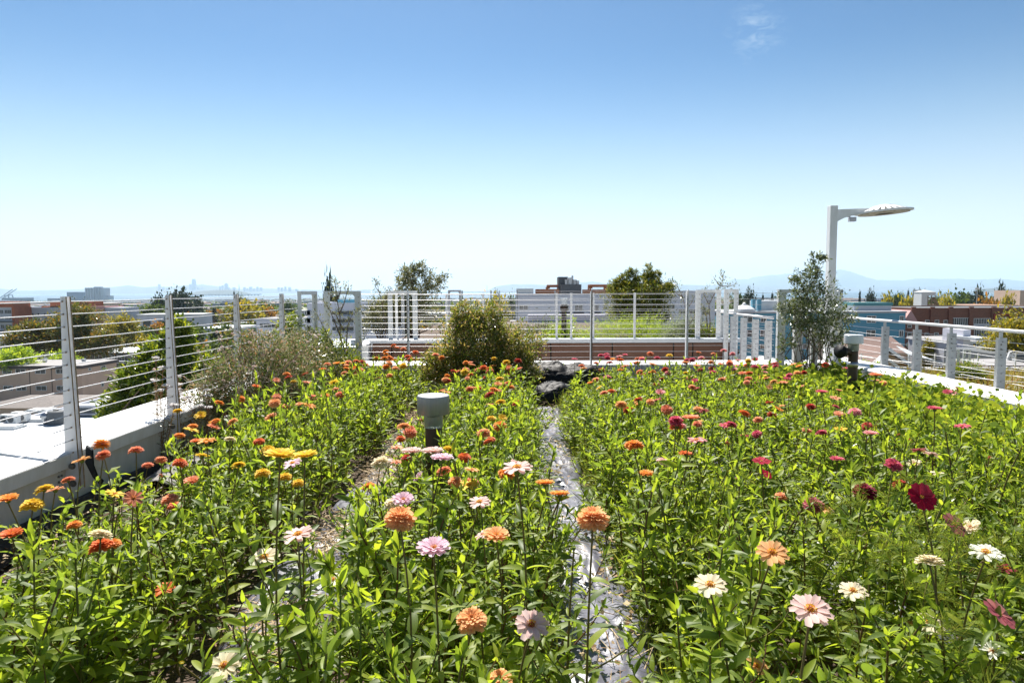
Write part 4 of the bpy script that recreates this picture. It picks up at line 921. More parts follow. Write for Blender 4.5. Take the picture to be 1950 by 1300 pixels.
# black tarp heap at the end of the central path
def tarp(label, c, rx, ry, h, seed, flat=.6):
    mb=MB(); n,m=72,26; vs=[]; fs=[]
    for j in range(m+1):
        ph=j/m*math.pi/2
        for i in range(n):
            a_=2*math.pi*i/n; r_=math.cos(ph)**flat; x=rx*r_*math.cos(a_); y=ry*r_*math.sin(a_); z=h*math.sin(ph)**.7
            k_=1+.16*mnoise.noise(Vector((x*3,y*3,seed)))+.13*abs(mnoise.noise(Vector((x*9+z*4,y*9,z*7+seed))))-.06*abs(mnoise.noise(Vector((x*19,y*21+z*9,seed))))
            vs.append((c[0]+x*k_,c[1]+y*k_,c[2]+z*k_+.03*mnoise.noise(Vector((x*7,y*7,seed+2)))))
    for j in range(m):
        for i in range(n): fs.append((j*n+i,j*n+(i+1)%n,(j+1)*n+(i+1)%n,(j+1)*n+i))
    fs.append(tuple(range(m*n,m*n+n))); mb.add(vs,fs); return tag(mb.build('tarp',M_black,smooth=True),label,'tarp')
tarp('rumpled black plastic sack slumped at the end of the central path',(.42,8.75,.0),.3,.28,.30,3.0)
tarp('upper black tarpaulin heap draped against the far parapet',(.62,9.75,.02),.72,.33,.44,7.0,.75)
tarp('black tarpaulin ridge along the far parapet behind the pink zinnias',(2.3,9.75,.0),1.1,.25,.26,11.0,.8)
tarp('black plastic sheet bunched against the parapet at the right corner',(4.25,8.9,.0),.35,.8,.27,15.0,.8)
q = MB(); pts=[(-2.62+.04*math.sin(y*2.1),y,.045+.01*math.sin(y*5)) for y in np.linspace(1.5,9,40)]; q.tube(pts,.009,8); tag(q.build('drip_line',M_hose,smooth=True),'brown drip irrigation hose lying on the soil by the left parapet','hose')
q = MB(); pts=[(-1.34+.05*math.sin(y*1.3),y,.06+.01*math.sin(y*5)) for y in np.linspace(1.5,8,40)]; q.tube(pts,.008,8); tag(q.build('drip_line',M_blackd,smooth=True),'thin black irrigation hose along the left path','hose')
# loose grey landscape cloth by the left parapet
mb=MB(); vs=[]; fs=[]
for j in range(30):
    y=5.0+j*.06
    for i in range(7):
        u=i/6; x=-2.92+u*.34+.06*math.sin(y*3); vs.append((x,y,.03+.06*math.sin(u*math.pi)*(1+.5*math.sin(y*5))+.02*mnoise.noise(Vector((x*9,y*9,1)))))
for j in range(29):
    for i in range(6): a=j*7+i; fs.append((a,a+1,a+8,a+7))
mb.add(vs,fs); o=mb.build('landscape_cloth',mat('grey_cloth',(.2,.19,.18),.8,var=.2),smooth=True); s=o.modifiers.new('t','SOLIDIFY'); s.thickness=.004; tag(o,'loose strip of grey landscape cloth along the left parapet','cloth')

# green roof on the right with yellow grass
gr = thing('green_roof_building','lower neighbouring building with a meadow roof at the right','building')
q = MB(); q.box(15,48,16,37.3,-19.4,-3.15); q.build('wall',M_stuc,gr)
q = MB(); q.box(15.05,47.9,16.1,37.0,-3.149,-3.0); q.build('roof_bed',mat('meadow_soil',(.12,.1,.04),.95,col2=(.28,.22,.08),scale=4),gr)
q = MB(); q.box(15,48,37.02,37.3,-3.149,-2.75); q.box(14.7,14.99,16,37.3,-3.2,-2.75); q.build('coping',M_white,gr)
f5 = thing('cable_fence','white-railed cable fence around the meadow roof','fence')
fy=36.8
for px,w in ((1645,.05),(1693,.05),(1786,.05),(1869,.05),(1941,.06),(1990,.05)): X=px2x(px,fy); q=MB(); q.box(X-w/2,X+w/2,fy,fy+.05,-3,-1.95); q.build('post',M_white,f5)
X=px2x(1757,33); q=MB(); q.box(X-.11,X+.11,33,33.2,-3,-1.55); q.build('corner_post',M_white,f5)
for k in range(8):
    z_=-1.97-k*.125; q=MB(); q.tube([(px2x(1640,fy),fy,z_),(px2x(1757,33)+.0,33.1,z_),(px2x(2020,29),29,z_)] if k%2 else [(px2x(1640,fy),fy,z_),(px2x(2020,fy),fy,z_)],.012,6,cap=False); q.build('cable',M_cable,f5)
for lb,p0,p1 in (('left white steel frame standing on the meadow roof',1815,1832),('right white steel frame standing on the meadow roof',1840,1854)):
    portal(lb,'x',px2x(p0,34),px2x(p1,34)-.1,34,-3,-1.5,w=.12,holes=False,group='white steel frames on the meadow roof')

# haze
hz = MB(); hz.box(-30000,30000,-3500,31000,-62,860)
M_haze = bpy.data.materials.new('haze'); M_haze.use_nodes=True; t=M_haze.node_tree; t.nodes.clear()
o_=N(t,'ShaderNodeOutputMaterial'); v_=N(t,'ShaderNodeVolumePrincipled'); v_.inputs['Color'].default_value=(.6,.8,1,1); v_.inputs['Density'].default_value=HAZE_D; v_.inputs['Anisotropy'].default_value=.3
t.links.new(v_.outputs[0],o_.inputs['Volume'])
tag(hz.build('haze',M_haze),kind='stuff')
# ------------------------------------------------------------------ plant materials
LG = lambda n, cols, tr=.5, tc=(1.9,1.6,.9), gl=.10, ro=.42: leafmat(n, cols, tr, tc, gl, ro)
M_zleaf = LG('zinnia_leaf', [(.1,.15,.035),(.13,.19,.035),(.17,.24,.04),(.22,.29,.04),(.27,.34,.04),(.3,.35,.05)], .58, (1.95,1.9,.8), .09, .45)
M_zstem = leafmat('zinnia_stem', [(.16,.24,.06),(.2,.17,.06),(.17,.08,.05)], .25)
M_calyx = leafmat('calyx', [(.13,.2,.05),(.2,.26,.06)], .3)
M_weed = LG('weed_leaf', [(.08,.14,.025),(.14,.2,.035),(.22,.25,.06)], .45, gl=0)
M_straw = leafmat('straw', [(.45,.34,.2),(.6,.48,.3),(.33,.22,.12),(.2,.13,.08)], .15, None, .05)
M_bush = LG('reddish_bush_leaf', [(.05,.085,.015),(.09,.14,.022),(.15,.2,.03),(.25,.29,.06),(.32,.26,.11),(.5,.38,.28)], .5, (1.7,1.5,.8), .08)
M_myrt = LG('myrtle_leaf', [(.045,.085,.015),(.08,.14,.02),(.17,.25,.02),(.32,.36,.03)], .45, (1.9,1.6,.7), .15, .35)
M_olive = LG('olive_leaf', [(.07,.09,.035),(.12,.14,.06),(.2,.21,.1),(.27,.25,.12)], .35, (1.5,1.4,.9), .15, .35)
M_dark = LG('dark_leaf', [(.03,.05,.015),(.07,.1,.03),(.13,.17,.06),(.25,.28,.13)], .35, (1.5,1.4,.8), .2, .3)
M_dry = leafmat('dry_bush_leaf', [(.08,.13,.03),(.14,.2,.04),(.2,.25,.07),(.28,.27,.13),(.45,.34,.24),(.42,.22,.08)], .42, None, .05)
M_yg = LG('yellow_green_leaf', [(.16,.28,.03),(.26,.4,.04),(.36,.46,.05)], .5)
M_city1 = LG('tree_leaf', [(.03,.06,.015),(.06,.1,.02),(.1,.15,.025)], .35)
M_city2 = LG('yellow_tree_leaf', [(.12,.15,.02),(.25,.25,.03),(.35,.28,.03)], .4)
M_city3 = LG('rust_tip_leaf', [(.05,.09,.02),(.1,.13,.025),(.26,.16,.03)], .4)
M_conif = LG('conifer_leaf', [(.012,.025,.014),(.03,.05,.025),(.045,.07,.03)], .15)
M_autumn = LG('autumn_leaf', [(.2,.13,.03),(.35,.17,.03),(.1,.11,.02)], .4)
M_silver = LG('silver_leaf', [(.2,.24,.16),(.35,.38,.26),(.16,.2,.08)], .35, (1.3,1.3,1))
M_ger = LG('geranium_leaf', [(.1,.17,.025),(.18,.26,.035),(.28,.35,.045)], .48, gl=.01)
M_yarrow = leafmat('yarrow_head', [(.75,.73,.72),(.85,.84,.83),(.62,.52,.5)], .3, None, .03)
M_buck = leafmat('pinkish_head', [(.7,.55,.5),(.55,.38,.33),(.8,.7,.66)], .3, None, .03)
M_meadow = leafmat('meadow_grass', [(.35,.3,.06),(.45,.34,.08),(.2,.24,.05),(.4,.2,.06)], .35, None, .03)

def smap(C, tv, tf, mats3, pos, mif):
    v = np.einsum('nij,kj->nki', mats3, tv) + pos[:, None, :]; k=len(tv); n=len(pos)
    C.V.append(v.reshape(-1,3)); C.F.append((tf[None]+(np.arange(n)*k)[:,None,None]+C.n).reshape(-1,4)); C.n += n*k
    C.M.append(np.tile(mif, n))

# ------------------------------------------------------------------ shrubs and trees close by
def shrub(name, label, cat, base, lobes, leaf, nclump, nleaf, m, stems, r0, seed, tpl=None, spread=.22, shell=.45, extra=None, zlow=-.7, crown='crown', bark=None, fine=None):
    """lobes: (dx,dy,z,rx,ry,rz,weight) relative to base"""
    rng = np.random.default_rng(seed); th = thing(name, label, cat, None, base); C = Cloud(); tips = []
    for (dx,dy,z,rx,ry,rz,wt) in lobes:
        cen = crown_cloud(C, (dx,dy,z), (rx,ry,rz), max(3,int(nclump*wt)), nleaf, leaf, tpl or LEAF2, rng, spread, shell, zlow=zlow)
        k = max(1, int(stems*wt)); tips += [cen[i] for i in rng.choice(len(cen), min(k, len(cen)), replace=False)]
    t = MB()
    for q in tips:
        b0 = rng.normal(size=3)*.05*np.array([1,1,0]); trunk_mb(t, b0*(r0/.02), q, r0, rng, 5) if False else trunk_mb(t, b0, [q], r0*(.6+.5*rng.random()), rng, 5, .8)
    C.build(crown, m, th)
    t.build('trunk' if cat == 'tree' else 'stem', bark or M_bark, th, smooth=True)
    if extra: extra(th, rng)
    return th
LEAF2 = leaf_tpl(2, .55, .3, .18)
LEAF4 = leaf_tpl(5, .46, .32, .3)
def px(x, y, Y, z=None):
    a = at(x, y, Y); return (a.x, Y, a.z if z is None else z)
# central reddish-green bush
b = px(915,700,9.25,0)
shrub('bush','big reddish-green bush in the middle, in front of the far fence','bush',b,
  [(-.05,0,.68,.56,.42,.6,.36),(-.34,0,.45,.46,.38,.45,.22),(.38,.05,.58,.46,.36,.5,.24),(-.2,.0,1.1,.22,.2,.3,.08),(.12,0,1.08,.2,.2,.26,.06),(.62,-.1,.42,.2,.25,.32,.08),(-.62,-.1,.42,.17,.25,.28,.05)],
  .038, 900, 36, M_bush, 26, .016, 11, spread=.12, shell=.35)
# dry bush with pinkish seed heads by the left fence
def heads(m, pts, r, name='flower_head', n=26):
    def f(th, rng):
        for (dx,dy,z) in pts:
            C = Cloud(); k=n; p = rng.normal(size=(k,3)); p/=np.linalg.norm(p,axis=1,keepdims=True); p*=np.array([1,1,.7])*r*(.5+.5*rng.random((k,1)))
            C.stamp(CHIP[0],CHIP[1],frames(p+1e-3,0,r*.55,rng),p+np.array([dx,dy,z])); h=C.build(name,m,th)
    return f
rg = np.random.default_rng(4)
dry_heads = [(rg.normal()*.38, rg.normal()*.25, 0.62+rg.random()*.5) for _ in range(46)]
def dry_extra(th, rng):
    heads(M_buck, dry_heads, .017, n=16)(th, rng)
    t = MB()
    for (x,y,z) in dry_heads: t.tube([(x*.5,y*.5,z-.35),(x*.8,y*.8,z-.15),(x,y,z)],[.003,.002,.0015],4,cap=False)
    for _ in range(60):
        a = rng.normal(size=3)*np.array([.35,.25,.1])+np.array([0.1,0,.55]); e = a+rng.normal(size=3)*np.array([.16,.12,.1])+np.array([0,0,.1]); t.tube([a,(a+e)/2+rng.normal(size=3)*.02,e],[.003,.0025,.001],4,cap=False)
    t.build('dry_twigs', leafmat('pale_twig',[(.5,.42,.36),(.35,.25,.2)],.1,None), th)
b = px(468,760,6.7,0)
shrub('bush','dry brown wild buckwheat bush with pinkish seed heads by the left fence','bush',b,
  [(-.05,0,.5,.48,.38,.46,.5),(.3,.35,.65,.36,.35,.42,.28),(-.34,.0,.38,.28,.3,.34,.14),(.12,.1,.9,.3,.28,.22,.12)], .034, 440, 30, M_dry, 26, .007, 21, spread=.14, shell=.3, extra=dry_extra)
b = px(530,700,8.0,0)
rg = np.random.default_rng(8); dh2=[(rg.normal()*.3, rg.normal()*.25, 0.75+rg.random()*.3) for _ in range(34)]
shrub('bush','twiggy pinkish-grey bush just behind the dry brown one','bush',b,
  [(0,0,.5,.42,.36,.4,.6),(.1,.1,.75,.3,.3,.2,.3)], .028, 200, 26, M_dry, 22, .006, 22, spread=.14, shell=.3, extra=heads(M_buck, dh2, .016, n=14))
# yellow-green myrtle shrubs
b = px(590,700,9.3,0)
shrub('shrub','bushy yellow-green shrub in front of the left steel frames','shrub',b,
  [(0,0,.5,.5,.35,.4,.45),(-.3,.0,.95,.2,.2,.28,.17),(.38,0,.42,.3,.3,.4,.28),(.15,0,.75,.2,.2,.22,.1)], .042, 330, 26, M_myrt, 22, .009, 31, spread=.12)
b = (-2.55,8.35,0)
shrub('shrub','loose green shrub along the left fence between the dry bushes and the steel frames','shrub',b,[(0,0,.5,.34,.5,.42,.6),(-.15,.2,.85,.22,.3,.2,.2),(.15,-.5,.4,.25,.3,.3,.2)], .04, 200, 26, M_olive, 14, .008, 34, spread=.15)
b = px(668,720,9.0,0)
shrub('shrub','small dark green shrub left of the orange zinnias at the back','shrub',b,[(0,0,.36,.22,.22,.32,1)], .035, 90, 26, M_myrt, 10, .006, 32, spread=.14)
b = px(620,715,8.7,0)
shrub('shrub','low yellow-tipped shrub in front of the steel frames','shrub',b,[(0,0,.34,.32,.26,.34,.7),(-.45,.1,.38,.3,.26,.36,.5)], .038, 150, 26, M_myrt, 12, .006, 33, spread=.14)
# sparse saplings built from explicit branches
def sapling(name, label, base, branches, leaf, m, seed, r0=.012, tuft=.05, nl=14, cat='tree'):
    rng = np.random.default_rng(seed); th = thing(name, label, cat, None, base); t = MB(); C = Cloud(); B = Vector(base)
    for pts, dens in branches:
        P = [Vector(p)-B for p in pts]; n=len(P)
        t.tube(P, [r0*(1-.8*i/(n-1)) for i in range(n)], 6)
        L = sum((P[i+1]-P[i]).length for i in range(n-1)); k = int(L/tuft*dens*nl/3)
        for _ in range(k):
            u = rng.random()**.55*(n-1); i=min(int(u),n-2); p = P[i].lerp(P[i+1],u-i); 
            if u < .25*(n-1): continue
            off = rng.normal(size=3)*tuft*.55; p = np.array(p)+off
            C.stamp((leafT:=LEAF2)[0], leafT[1], frames((off/tuft+rng.normal(size=3)*.4+np.array([0,0,.9])).reshape(1,3),.5,leaf*(.6+.7*rng.random()),rng), p.reshape(1,3))
    t.build('trunk', M_bark, th, smooth=True); C.build('crown', m, th); return th
Y=9.25; b=px(662,700,Y,0)
P = lambda x,y,dy=0: tuple(at(x,y,Y+dy))
sapling('olive_sapling','sparse olive-like sapling with thin stems in front of the wide left frame',b,
 [([b,P(656,665),P(648,640),P(647,600),P(642,570),P(640,545),P(636,533)],1.6),([b,P(660,650),P(662,620),P(670,600),P(690,585)],.9),([P(646,598),P(655,578),P(660,560),P(664,540)],1.5),([P(643,575),P(632,565),P(624,556)],1.3),([b,P(672,672),P(688,655),P(700,632)],.7),
  ([b,P(640,668),P(625,640),P(612,615),P(600,590)],.8),([P(648,640),P(636,610),P(628,590),P(615,572)],1.1),([P(655,630),P(640,600),P(622,585)],.6),([P(642,570),P(648,556),P(650,545)],1.6),([P(625,640),P(620,655),P(618,668)],1.4)], .035, M_olive, 41, .011)
Y=14; b=px(735,655,Y,.5)
sapling('olive_sapling','thin leafy shoot rising left of the far white frame',b,[([b,P(733,610),P(728,580),P(722,555),P(718,540),P(714,532)],.8),([P(728,580),P(738,560),P(742,550)],.6),([P(722,555),P(716,548),P(712,540)],1)], .05, M_olive, 42, .012, .06)
b=px(790,652,15,.4)
shrub('tree','bushy olive-green tree standing behind the far planter frames','tree',b,[(0,0,.75,.62,.5,.55,.5),(-.12,0,1.35,.28,.3,.28,.16),(.42,0,1.25,.3,.3,.3,.14),(-.5,0,.6,.3,.3,.5,.2),(.1,0,1.55,.16,.2,.2,.05)], .055, 380, 26, M_olive, 20, .02, 43, spread=.13, shell=.3)
b=px(725,652,14.6,.4)
shrub('tree','lower olive-green tree filling the left part of the far planter','tree',b,[(0,0,.55,.45,.4,.5,1)], .05, 160, 26, M_olive, 12, .015, 44, spread=.14, shell=.3)
# round tree with yellowing leaves
b=px(1216,650,17,.34)
shrub('tree','round dense tree with yellowing leaves on the planted roof','tree',b,[(0,0,.72,.72,.6,.6,.5),(0,0,1.05,.78,.6,.35,.26),(-.42,0,1.35,.12,.15,.22,.035),(-.15,0,1.42,.14,.15,.3,.05),(.22,0,1.45,.12,.15,.34,.05),(.42,0,1.38,.12,.15,.24,.04),(.72,0,1.2,.13,.15,.16,.03),(-.66,0,1.25,.12,.15,.16,.03)],
  .08, 820, 28, leafmat('yellowing_leaf',[(.05,.08,.02),(.1,.15,.025),(.17,.2,.03),(.3,.26,.05)],.4,(1.7,1.5,.8),.12,.35), 20, .02, 45, tpl=leaf_tpl(2,.3,.3,.2), spread=.11, shell=.5)
b=px(1205,650,15.2,.34)
shrub('fern_bush','bright yellow-green feathery mound on the planted roof','bush',b,[(0,0,.12,1.05,.5,.42,.75),(.75,0,.05,.5,.5,.28,.2),(-.95,0,.05,.35,.3,.25,.12)], .07, 300, 40, M_yg, 6, .006, 46, tpl=leaf_tpl(2,.13,.1,.3), spread=.12, shell=.4, zlow=-.1)
b=px(1075,650,14.6,.34)
shrub('shrub','small light green shrub around the post light on the planted roof','shrub',b,[(0,0,.1,.45,.3,.38,1)], .05, 90, 26, M_yg, 6, .005, 47, zlow=-.1)
b=px(1018,650,15.6,.34)
shrub('shrub','dark low shrub with tiny pink flowers beside the central bush','shrub',b,[(.1,0,.05,.6,.3,.35,1)], .05, 110, 26, M_dark, 6, .005, 48, zlow=-.1)
b=px(1306,650,14.3,.34)
shrub('shrub','silvery grey flowering shrub near the right end of the planter','shrub',b,[(0,0,.22,.42,.3,.35,.8),(-.35,0,.12,.25,.3,.2,.2)], .04, 180, 28, M_silver, 16, .006, 49, shell=.3)
b=px(1345,652,14.1,.34)
shrub('shrub','low mid-green shrub inside the pair of planter frames','shrub',b,[(0,0,.12,.42,.3,.28,1)], .045, 120, 26, M_myrt, 6, .006, 50, zlow=-.1)
Y=13.9; b=px(1352,650,Y,.34)
sapling('silver_sapling','airy silver-leaved sapling rising between the planter frames at the right',b,
 [([b,P(1352,610),P(1350,580),P(1362,556),P(1372,545),P(1378,532),P(1374,520)],1.0),([P(1350,580),P(1340,560),P(1346,548)],1.0),([P(1372,545),P(1364,535),P(1358,526)],1.2),([P(1374,545),P(1390,545),P(1402,540)],1.2),([b,P(1365,620),P(1380,595),P(1388,570),P(1392,555)],1.1),([b,P(1335,620),P(1325,600)],1.0),([b,P(1345,600),P(1338,580)],1.2),([b,P(1372,630),P(1384,612)],1.2),([P(1362,600),P(1372,580),P(1368,565)],1.2)], .05, M_olive, 51, .012, .07, 20)
b=px(1308,650,Y,.34)
sapling('silver_sapling','leaning thin sapling left of the planter frames at the right',b,[([b,P(1310,620),P(1306,590),P(1300,565),P(1292,548),P(1283,536),P(1276,534)],.8),([P(1306,590),P(1318,575),P(1322,562)],.9),([P(1310,620),P(1322,605),P(1330,590)],1.0),([P(1300,565),P(1290,560),P(1280,548)],.5)], .05, M_olive, 52, .012, .06, 14)
# dense dark shrub-tree at the right corner
Y=9.3; b=px(1548,735,Y,0)
th = shrub('tree','dark-leaved multi-stemmed small tree in front of the right corner frame','tree',b,
 [(-.02,0,1.15,.42,.35,.42,.44),(-.08,0,1.6,.2,.2,.28,.13),(.25,.0,.85,.3,.3,.28,.17),(-.32,0,1.2,.18,.2,.3,.09),(.0,.0,1.9,.07,.08,.2,.03),(.42,0,1.15,.12,.15,.14,.035),(-.28,0,1.62,.08,.1,.12,.03),(.12,0,1.93,.06,.08,.1,.015),(-.36,0,.75,.12,.12,.14,.03)],
 .042, 330, 26, M_dark, 26, .014, 61, spread=.13, shell=.3, zlow=-.8)
# bright tree rising from the street outside the left fence
def street_tree(label, px0, ytop, wpx, Y, hcrown, m, seed, leaf=.12, n=700, nl=30, group=None, lob=None):
    a = at(px0, ytop, Y); w = wpx/1300*Y/2; base=(a.x, Y, gz(a.x,Y)); H = a.z-base[2]
    L = lob or [(0,0,H-hcrown*.5,w,w,hcrown*.5,.6),(-w*.4,0,H-hcrown*.65,w*.7,w*.7,hcrown*.35,.2),(w*.35,0,H-hcrown*.32,w*.5,w*.5,hcrown*.32,.2)]
    return shrub('tree',label,'tree',base,L,leaf,n,nl,m,12,.12,seed,spread=.13,shell=.35,zlow=-.9)
street_tree('tall bright green tree just outside the left fence behind the second post',318,592,150,21,4.2,M_myrt,71,leaf=.16,n=900,lob=[(0.1,0,17.5,.95,1.1,1.6,.4),(-.9,0,17.4,.8,1,1.0,.22),(.3,0,19.1,.36,.4,.6,.08),(-1.5,0,16.6,.7,.7,.8,.12),(1.2,0,17.5,.75,.8,.9,.15),(-.5,0,18.4,.4,.5,.45,.07)])
street_tree('rust-tipped broad tree directly behind the first fence post',135,577,96,152,13,M_city3,72,leaf=.6,n=420)
street_tree('rust-tipped green tree at the left edge beside the first post',52,614,88,150,8,M_city3,73,leaf=.6,n=320)
street_tree('airy yellow-green tree left of the second fence post',228,600,72,190,10,M_city2,74,leaf=.7,n=240)
street_tree('green lower tree between first and second posts',190,632,80,150,5,M_city3,75,leaf=.55,n=220)
street_tree('low light green hedge-like tree under the pale housing',25,662,80,128,5,M_yg,76,leaf=.5,n=200)
street_tree('yellow-green low tree behind the tan block',120,670,60,140,5,M_yg,77,leaf=.5,n=200)
street_tree('small dark tree beside the tan block corner',160,765,50,110,3.5,M_city1,78,leaf=.35,n=120)
street_tree('big bright green tree at the right edge behind the railing',1935,603,105,66,8.5,M_city2,79,leaf=.36,n=620)
street_tree('slim yellow-green tree in front of the brick warehouse',1768,650,22,110,4.5,M_city2,80,leaf=.4,n=90)
street_tree('dark green tree between the blue block and the brick warehouse',1745,640,24,120,6,M_city1,81,leaf=.4,n=110)
street_tree('small green shrub-like tree behind the ochre house',1655,690,60,75,2.5,M_yg,82,leaf=.3,n=120)
b=px(1838,722,33,-3)
shrub('shrub','dark green shrub by the white frames on the meadow roof','shrub',b,[(0,0,.25,.75,.5,.7,.7),(.9,0,.1,.5,.5,.35,.2),(-.6,0,.1,.4,.5,.4,.2)],.09,200,28,M_myrt,6,.01,83,zlow=-.2)

# ------------------------------------------------------------------ far trees: kinds, then copies
def far_proto(name, kind, m, seed):
    rng = np.random.default_rng(seed); th = thing(name,'x','tree'); C = Cloud()
    if kind=='round':
        crown_cloud(C,(0,0,.6),(.5,.5,.4),70,14,.10,ROUND,rng,.2,.55); crown_cloud(C,(.12,0,.72),(.3,.3,.27),30,14,.09,ROUND,rng,.2,.5)
    elif kind=='conifer':
        for k in range(16):
            z=.08+k*.056; r=.46*(1-z)**.8*(.8+.4*rng.random())+.02; n=46; a=rng.random(n)*6.283; rr=r*np.sqrt(rng.random(n)); pos=np.stack([rr*np.cos(a),rr*np.sin(a),z+.03*rng.normal(size=n)-rr*.15],1)
            C.stamp(ROUND[0],ROUND[1],frames(np.stack([np.cos(a),np.sin(a),-.2+0*a],1)+rng.normal(size=(n,3))*.3,1,.10*(.6+.7*rng.random(n)),rng),pos)
    elif kind=='airy':
        for k in range(5): c=(rng.normal()*.22,rng.normal()*.2,.55+rng.random()*.35); crown_cloud(C,c,(.2,.2,.12),16,12,.08,ROUND,rng,.25,.4)
    t = MB(); trunk_mb(t,(0,0,-.1),[(0,0,.7 if kind!='conifer' else .95)],.035,rng,6)
    if kind!='conifer': trunk_mb(t,(0,0,.25),[(.2,0,.6),(-.2,.1,.65),(0,-.2,.7)],.018,rng,5)
    t.build('trunk',M_bark,th); C.build('crown',m,th); return th
KP = {'dark round':('broadleaf_tree','round',M_city1),'yellow-green':('broadleaf_tree','round',M_city2),'rust-tipped':('broadleaf_tree','round',M_city3),'autumn orange':('broadleaf_tree','round',M_autumn),
      'dark conifer':('conifer_tree','conifer',M_conif),'dark evergreen':('evergreen_tree','round',M_conif),'airy flat-topped':('pine_tree','airy',M_city1)}
FP = {k:[far_proto(v[0],v[1],v[2],100+i*2), False] for i,(k,v) in enumerate(KP.items())}
FP['narrow conifer'] = [far_proto('conifer_tree','conifer',M_conif,199),False]
tr = random.Random(12)
def far_tree(kind, pxx, ytop, wpx, Y, label, group=None, base=None):
    o,u = FP[kind]; o = o if not u else dup(o); FP[kind][1]=True
    a = at(pxx,ytop,Y); b_ = gz(a.x,Y) if base is None else base; h=max(3,a.z-b_); w=wpx/1300*Y
    o.location=(a.x,Y,b_); o.scale=(w,w,h/1.0); o.rotation_euler=(0,0,tr.uniform(0,6.28)); o['label']=label
    if group: o['group']=group
far_tree('dark evergreen',308,569,36,400,'dark evergreen tree directly left of the second fence post top')
far_tree('dark evergreen',350,559,58,430,'big dark rounded evergreen right of the second fence post')
far_tree('dark conifer',378,567,26,440,'dark conifer right of the big rounded evergreen')
far_tree('dark conifer',408,584,22,380,'smaller dark conifer between second and third fence posts')
far_tree('narrow conifer',445.5,551,9,380,'very slender conifer touching the third fence post top')
far_tree('yellow-green',468,576,64,300,'broad olive-green tree right of the third fence post')
far_tree('dark round',506,578,30,520,'dark round tree right of the third fence post in the distance')
far_tree('autumn orange',507,589,34,320,'orange autumn tree in front of a dark round tree')
far_tree('dark conifer',236,580,18,520,'small conifer at a distance above the light tree')
far_tree('dark evergreen',630,548,30,150,'dark tree seen inside the wide white frame')
far_tree('dark round',550,578,24,500,'distant dark tree just left of the angled frame')
far_tree('dark round',295,586,50,330,'dark green tree under the evergreens at the second post')
far_tree('airy flat-topped',455,560,14,420,'flat-topped little pine behind the third post')
for i,(x,yt,w,Y,k,l) in enumerate([(1638,551,10,420,'narrow conifer','lone slender conifer right of the lamp corner frame'),(1658,561,18,430,'dark evergreen','round evergreen right of the lone slender conifer'),(1680,565,10,430,'narrow conifer','short conifer right of the round evergreen'),
 (1700,557,24,380,'airy flat-topped','flat-topped pine left of the conifer row'),(1716,557,20,385,'airy flat-topped','second flat-topped pine next to the conifer row'),(1730,549,10,420,'narrow conifer','leftmost tall conifer of the row by the floodlights'),(1741,546.5,11,425,'narrow conifer','tallest conifer behind the floodlight masts'),
 (1752,547.5,11,440,'dark conifer','conifer just left of the hopper tower'),(1762,548.5,10,430,'narrow conifer','conifer directly behind the hopper tower'),(1690,568,24,300,'yellow-green','yellow-green tree above the blue block'),(1729,571,32,290,'yellow-green','yellow-green tree left of the hopper tower'),
 (1801,569,28,250,'yellow-green','round yellow tree right of the hopper tower chute'),(1826,564,60,400,'dark round','wide green tree behind the round yellow tree'),(1832,557,14,430,'dark conifer','pointed conifer above the wide green tree'),(1845,568,12,420,'dark evergreen','small dark tree below the headland'),
 (1861,556,22,380,'dark evergreen','dark tree behind the white-lamped floodlight'),(1884,561,24,420,'airy flat-topped','open-branched tree right of the floodlight'),(1881,573,40,300,'autumn orange','wide rust-coloured tree over the brown hall'),(1910,552,24,350,'dark evergreen','left one of two big dark evergreens at far right'),
 (1927,550.5,24,345,'dark conifer','right one of two big dark evergreens at far right'),(1920,567,26,320,'yellow-green','light green tree in front of the two dark evergreens'),(1354,552,26,260,'dark conifer','dark conifer seen inside the right planter frame'),(1427,560,24,360,'dark evergreen','dark round tree above the white roof dome'),
 (1405,566,20,380,'dark round','dark tree right of the planter frame pair'),(1453,557,12,330,'dark conifer','bushy conifer above the blue block chimneys'),(1471,554,12,340,'narrow conifer','slim conifer left of the corner frame'),(945,562,14,500,'dark evergreen','distant evergreen right of the central bush'),
 (948,570,46,260,'yellow-green','olive-green tree behind the central bush'),(975,569,18,420,'dark round','small tree left of the long white building'),(1790,562,16,460,'airy flat-topped','thin pine behind the round yellow tree'),(1775,575,20,300,'dark round','dark tree beside the hopper tower foot')]):
    far_tree(k,x,yt,w,Y,l)
kinds = ['dark round','dark round','dark round','dark evergreen','dark conifer','rust-tipped','yellow-green','autumn orange','airy flat-topped']
for k in range(190):
    Y = 170*(7.5**tr.random()); X_ = tr.uniform(-60,1990)
    if Y<320 and (X_<235 or 560<X_<760): continue
    if 985<X_<1370 and Y<600: continue
    kd = tr.choice(kinds); a=at(X_,556,Y); h=tr.uniform(7,12) if 'conifer' not in kd else tr.uniform(10,15); z0=gz(a.x,Y)
    h = min(h, (1.5-14*Y/1300)-z0) 
    if h<4: h=5
    d = math.hypot(a.x,Y)
    ytop = 556-(z0+h-1.5)/Y*1300
    zn = 0 if Y<420 else 1 if Y<800 else 2; sd='left' if X_<560 else 'middle' if X_<1370 else 'right'
    far_tree(kd,X_,ytop,h*1.0/Y*1300*(.5 if 'conifer' in kd else 1.0)*tr.uniform(.8,1.3),Y,f'{zone[zn]} {kd} tree among the roofs in the {sd} part of the city',f'{zone[zn]} {kd} trees, {sd}')
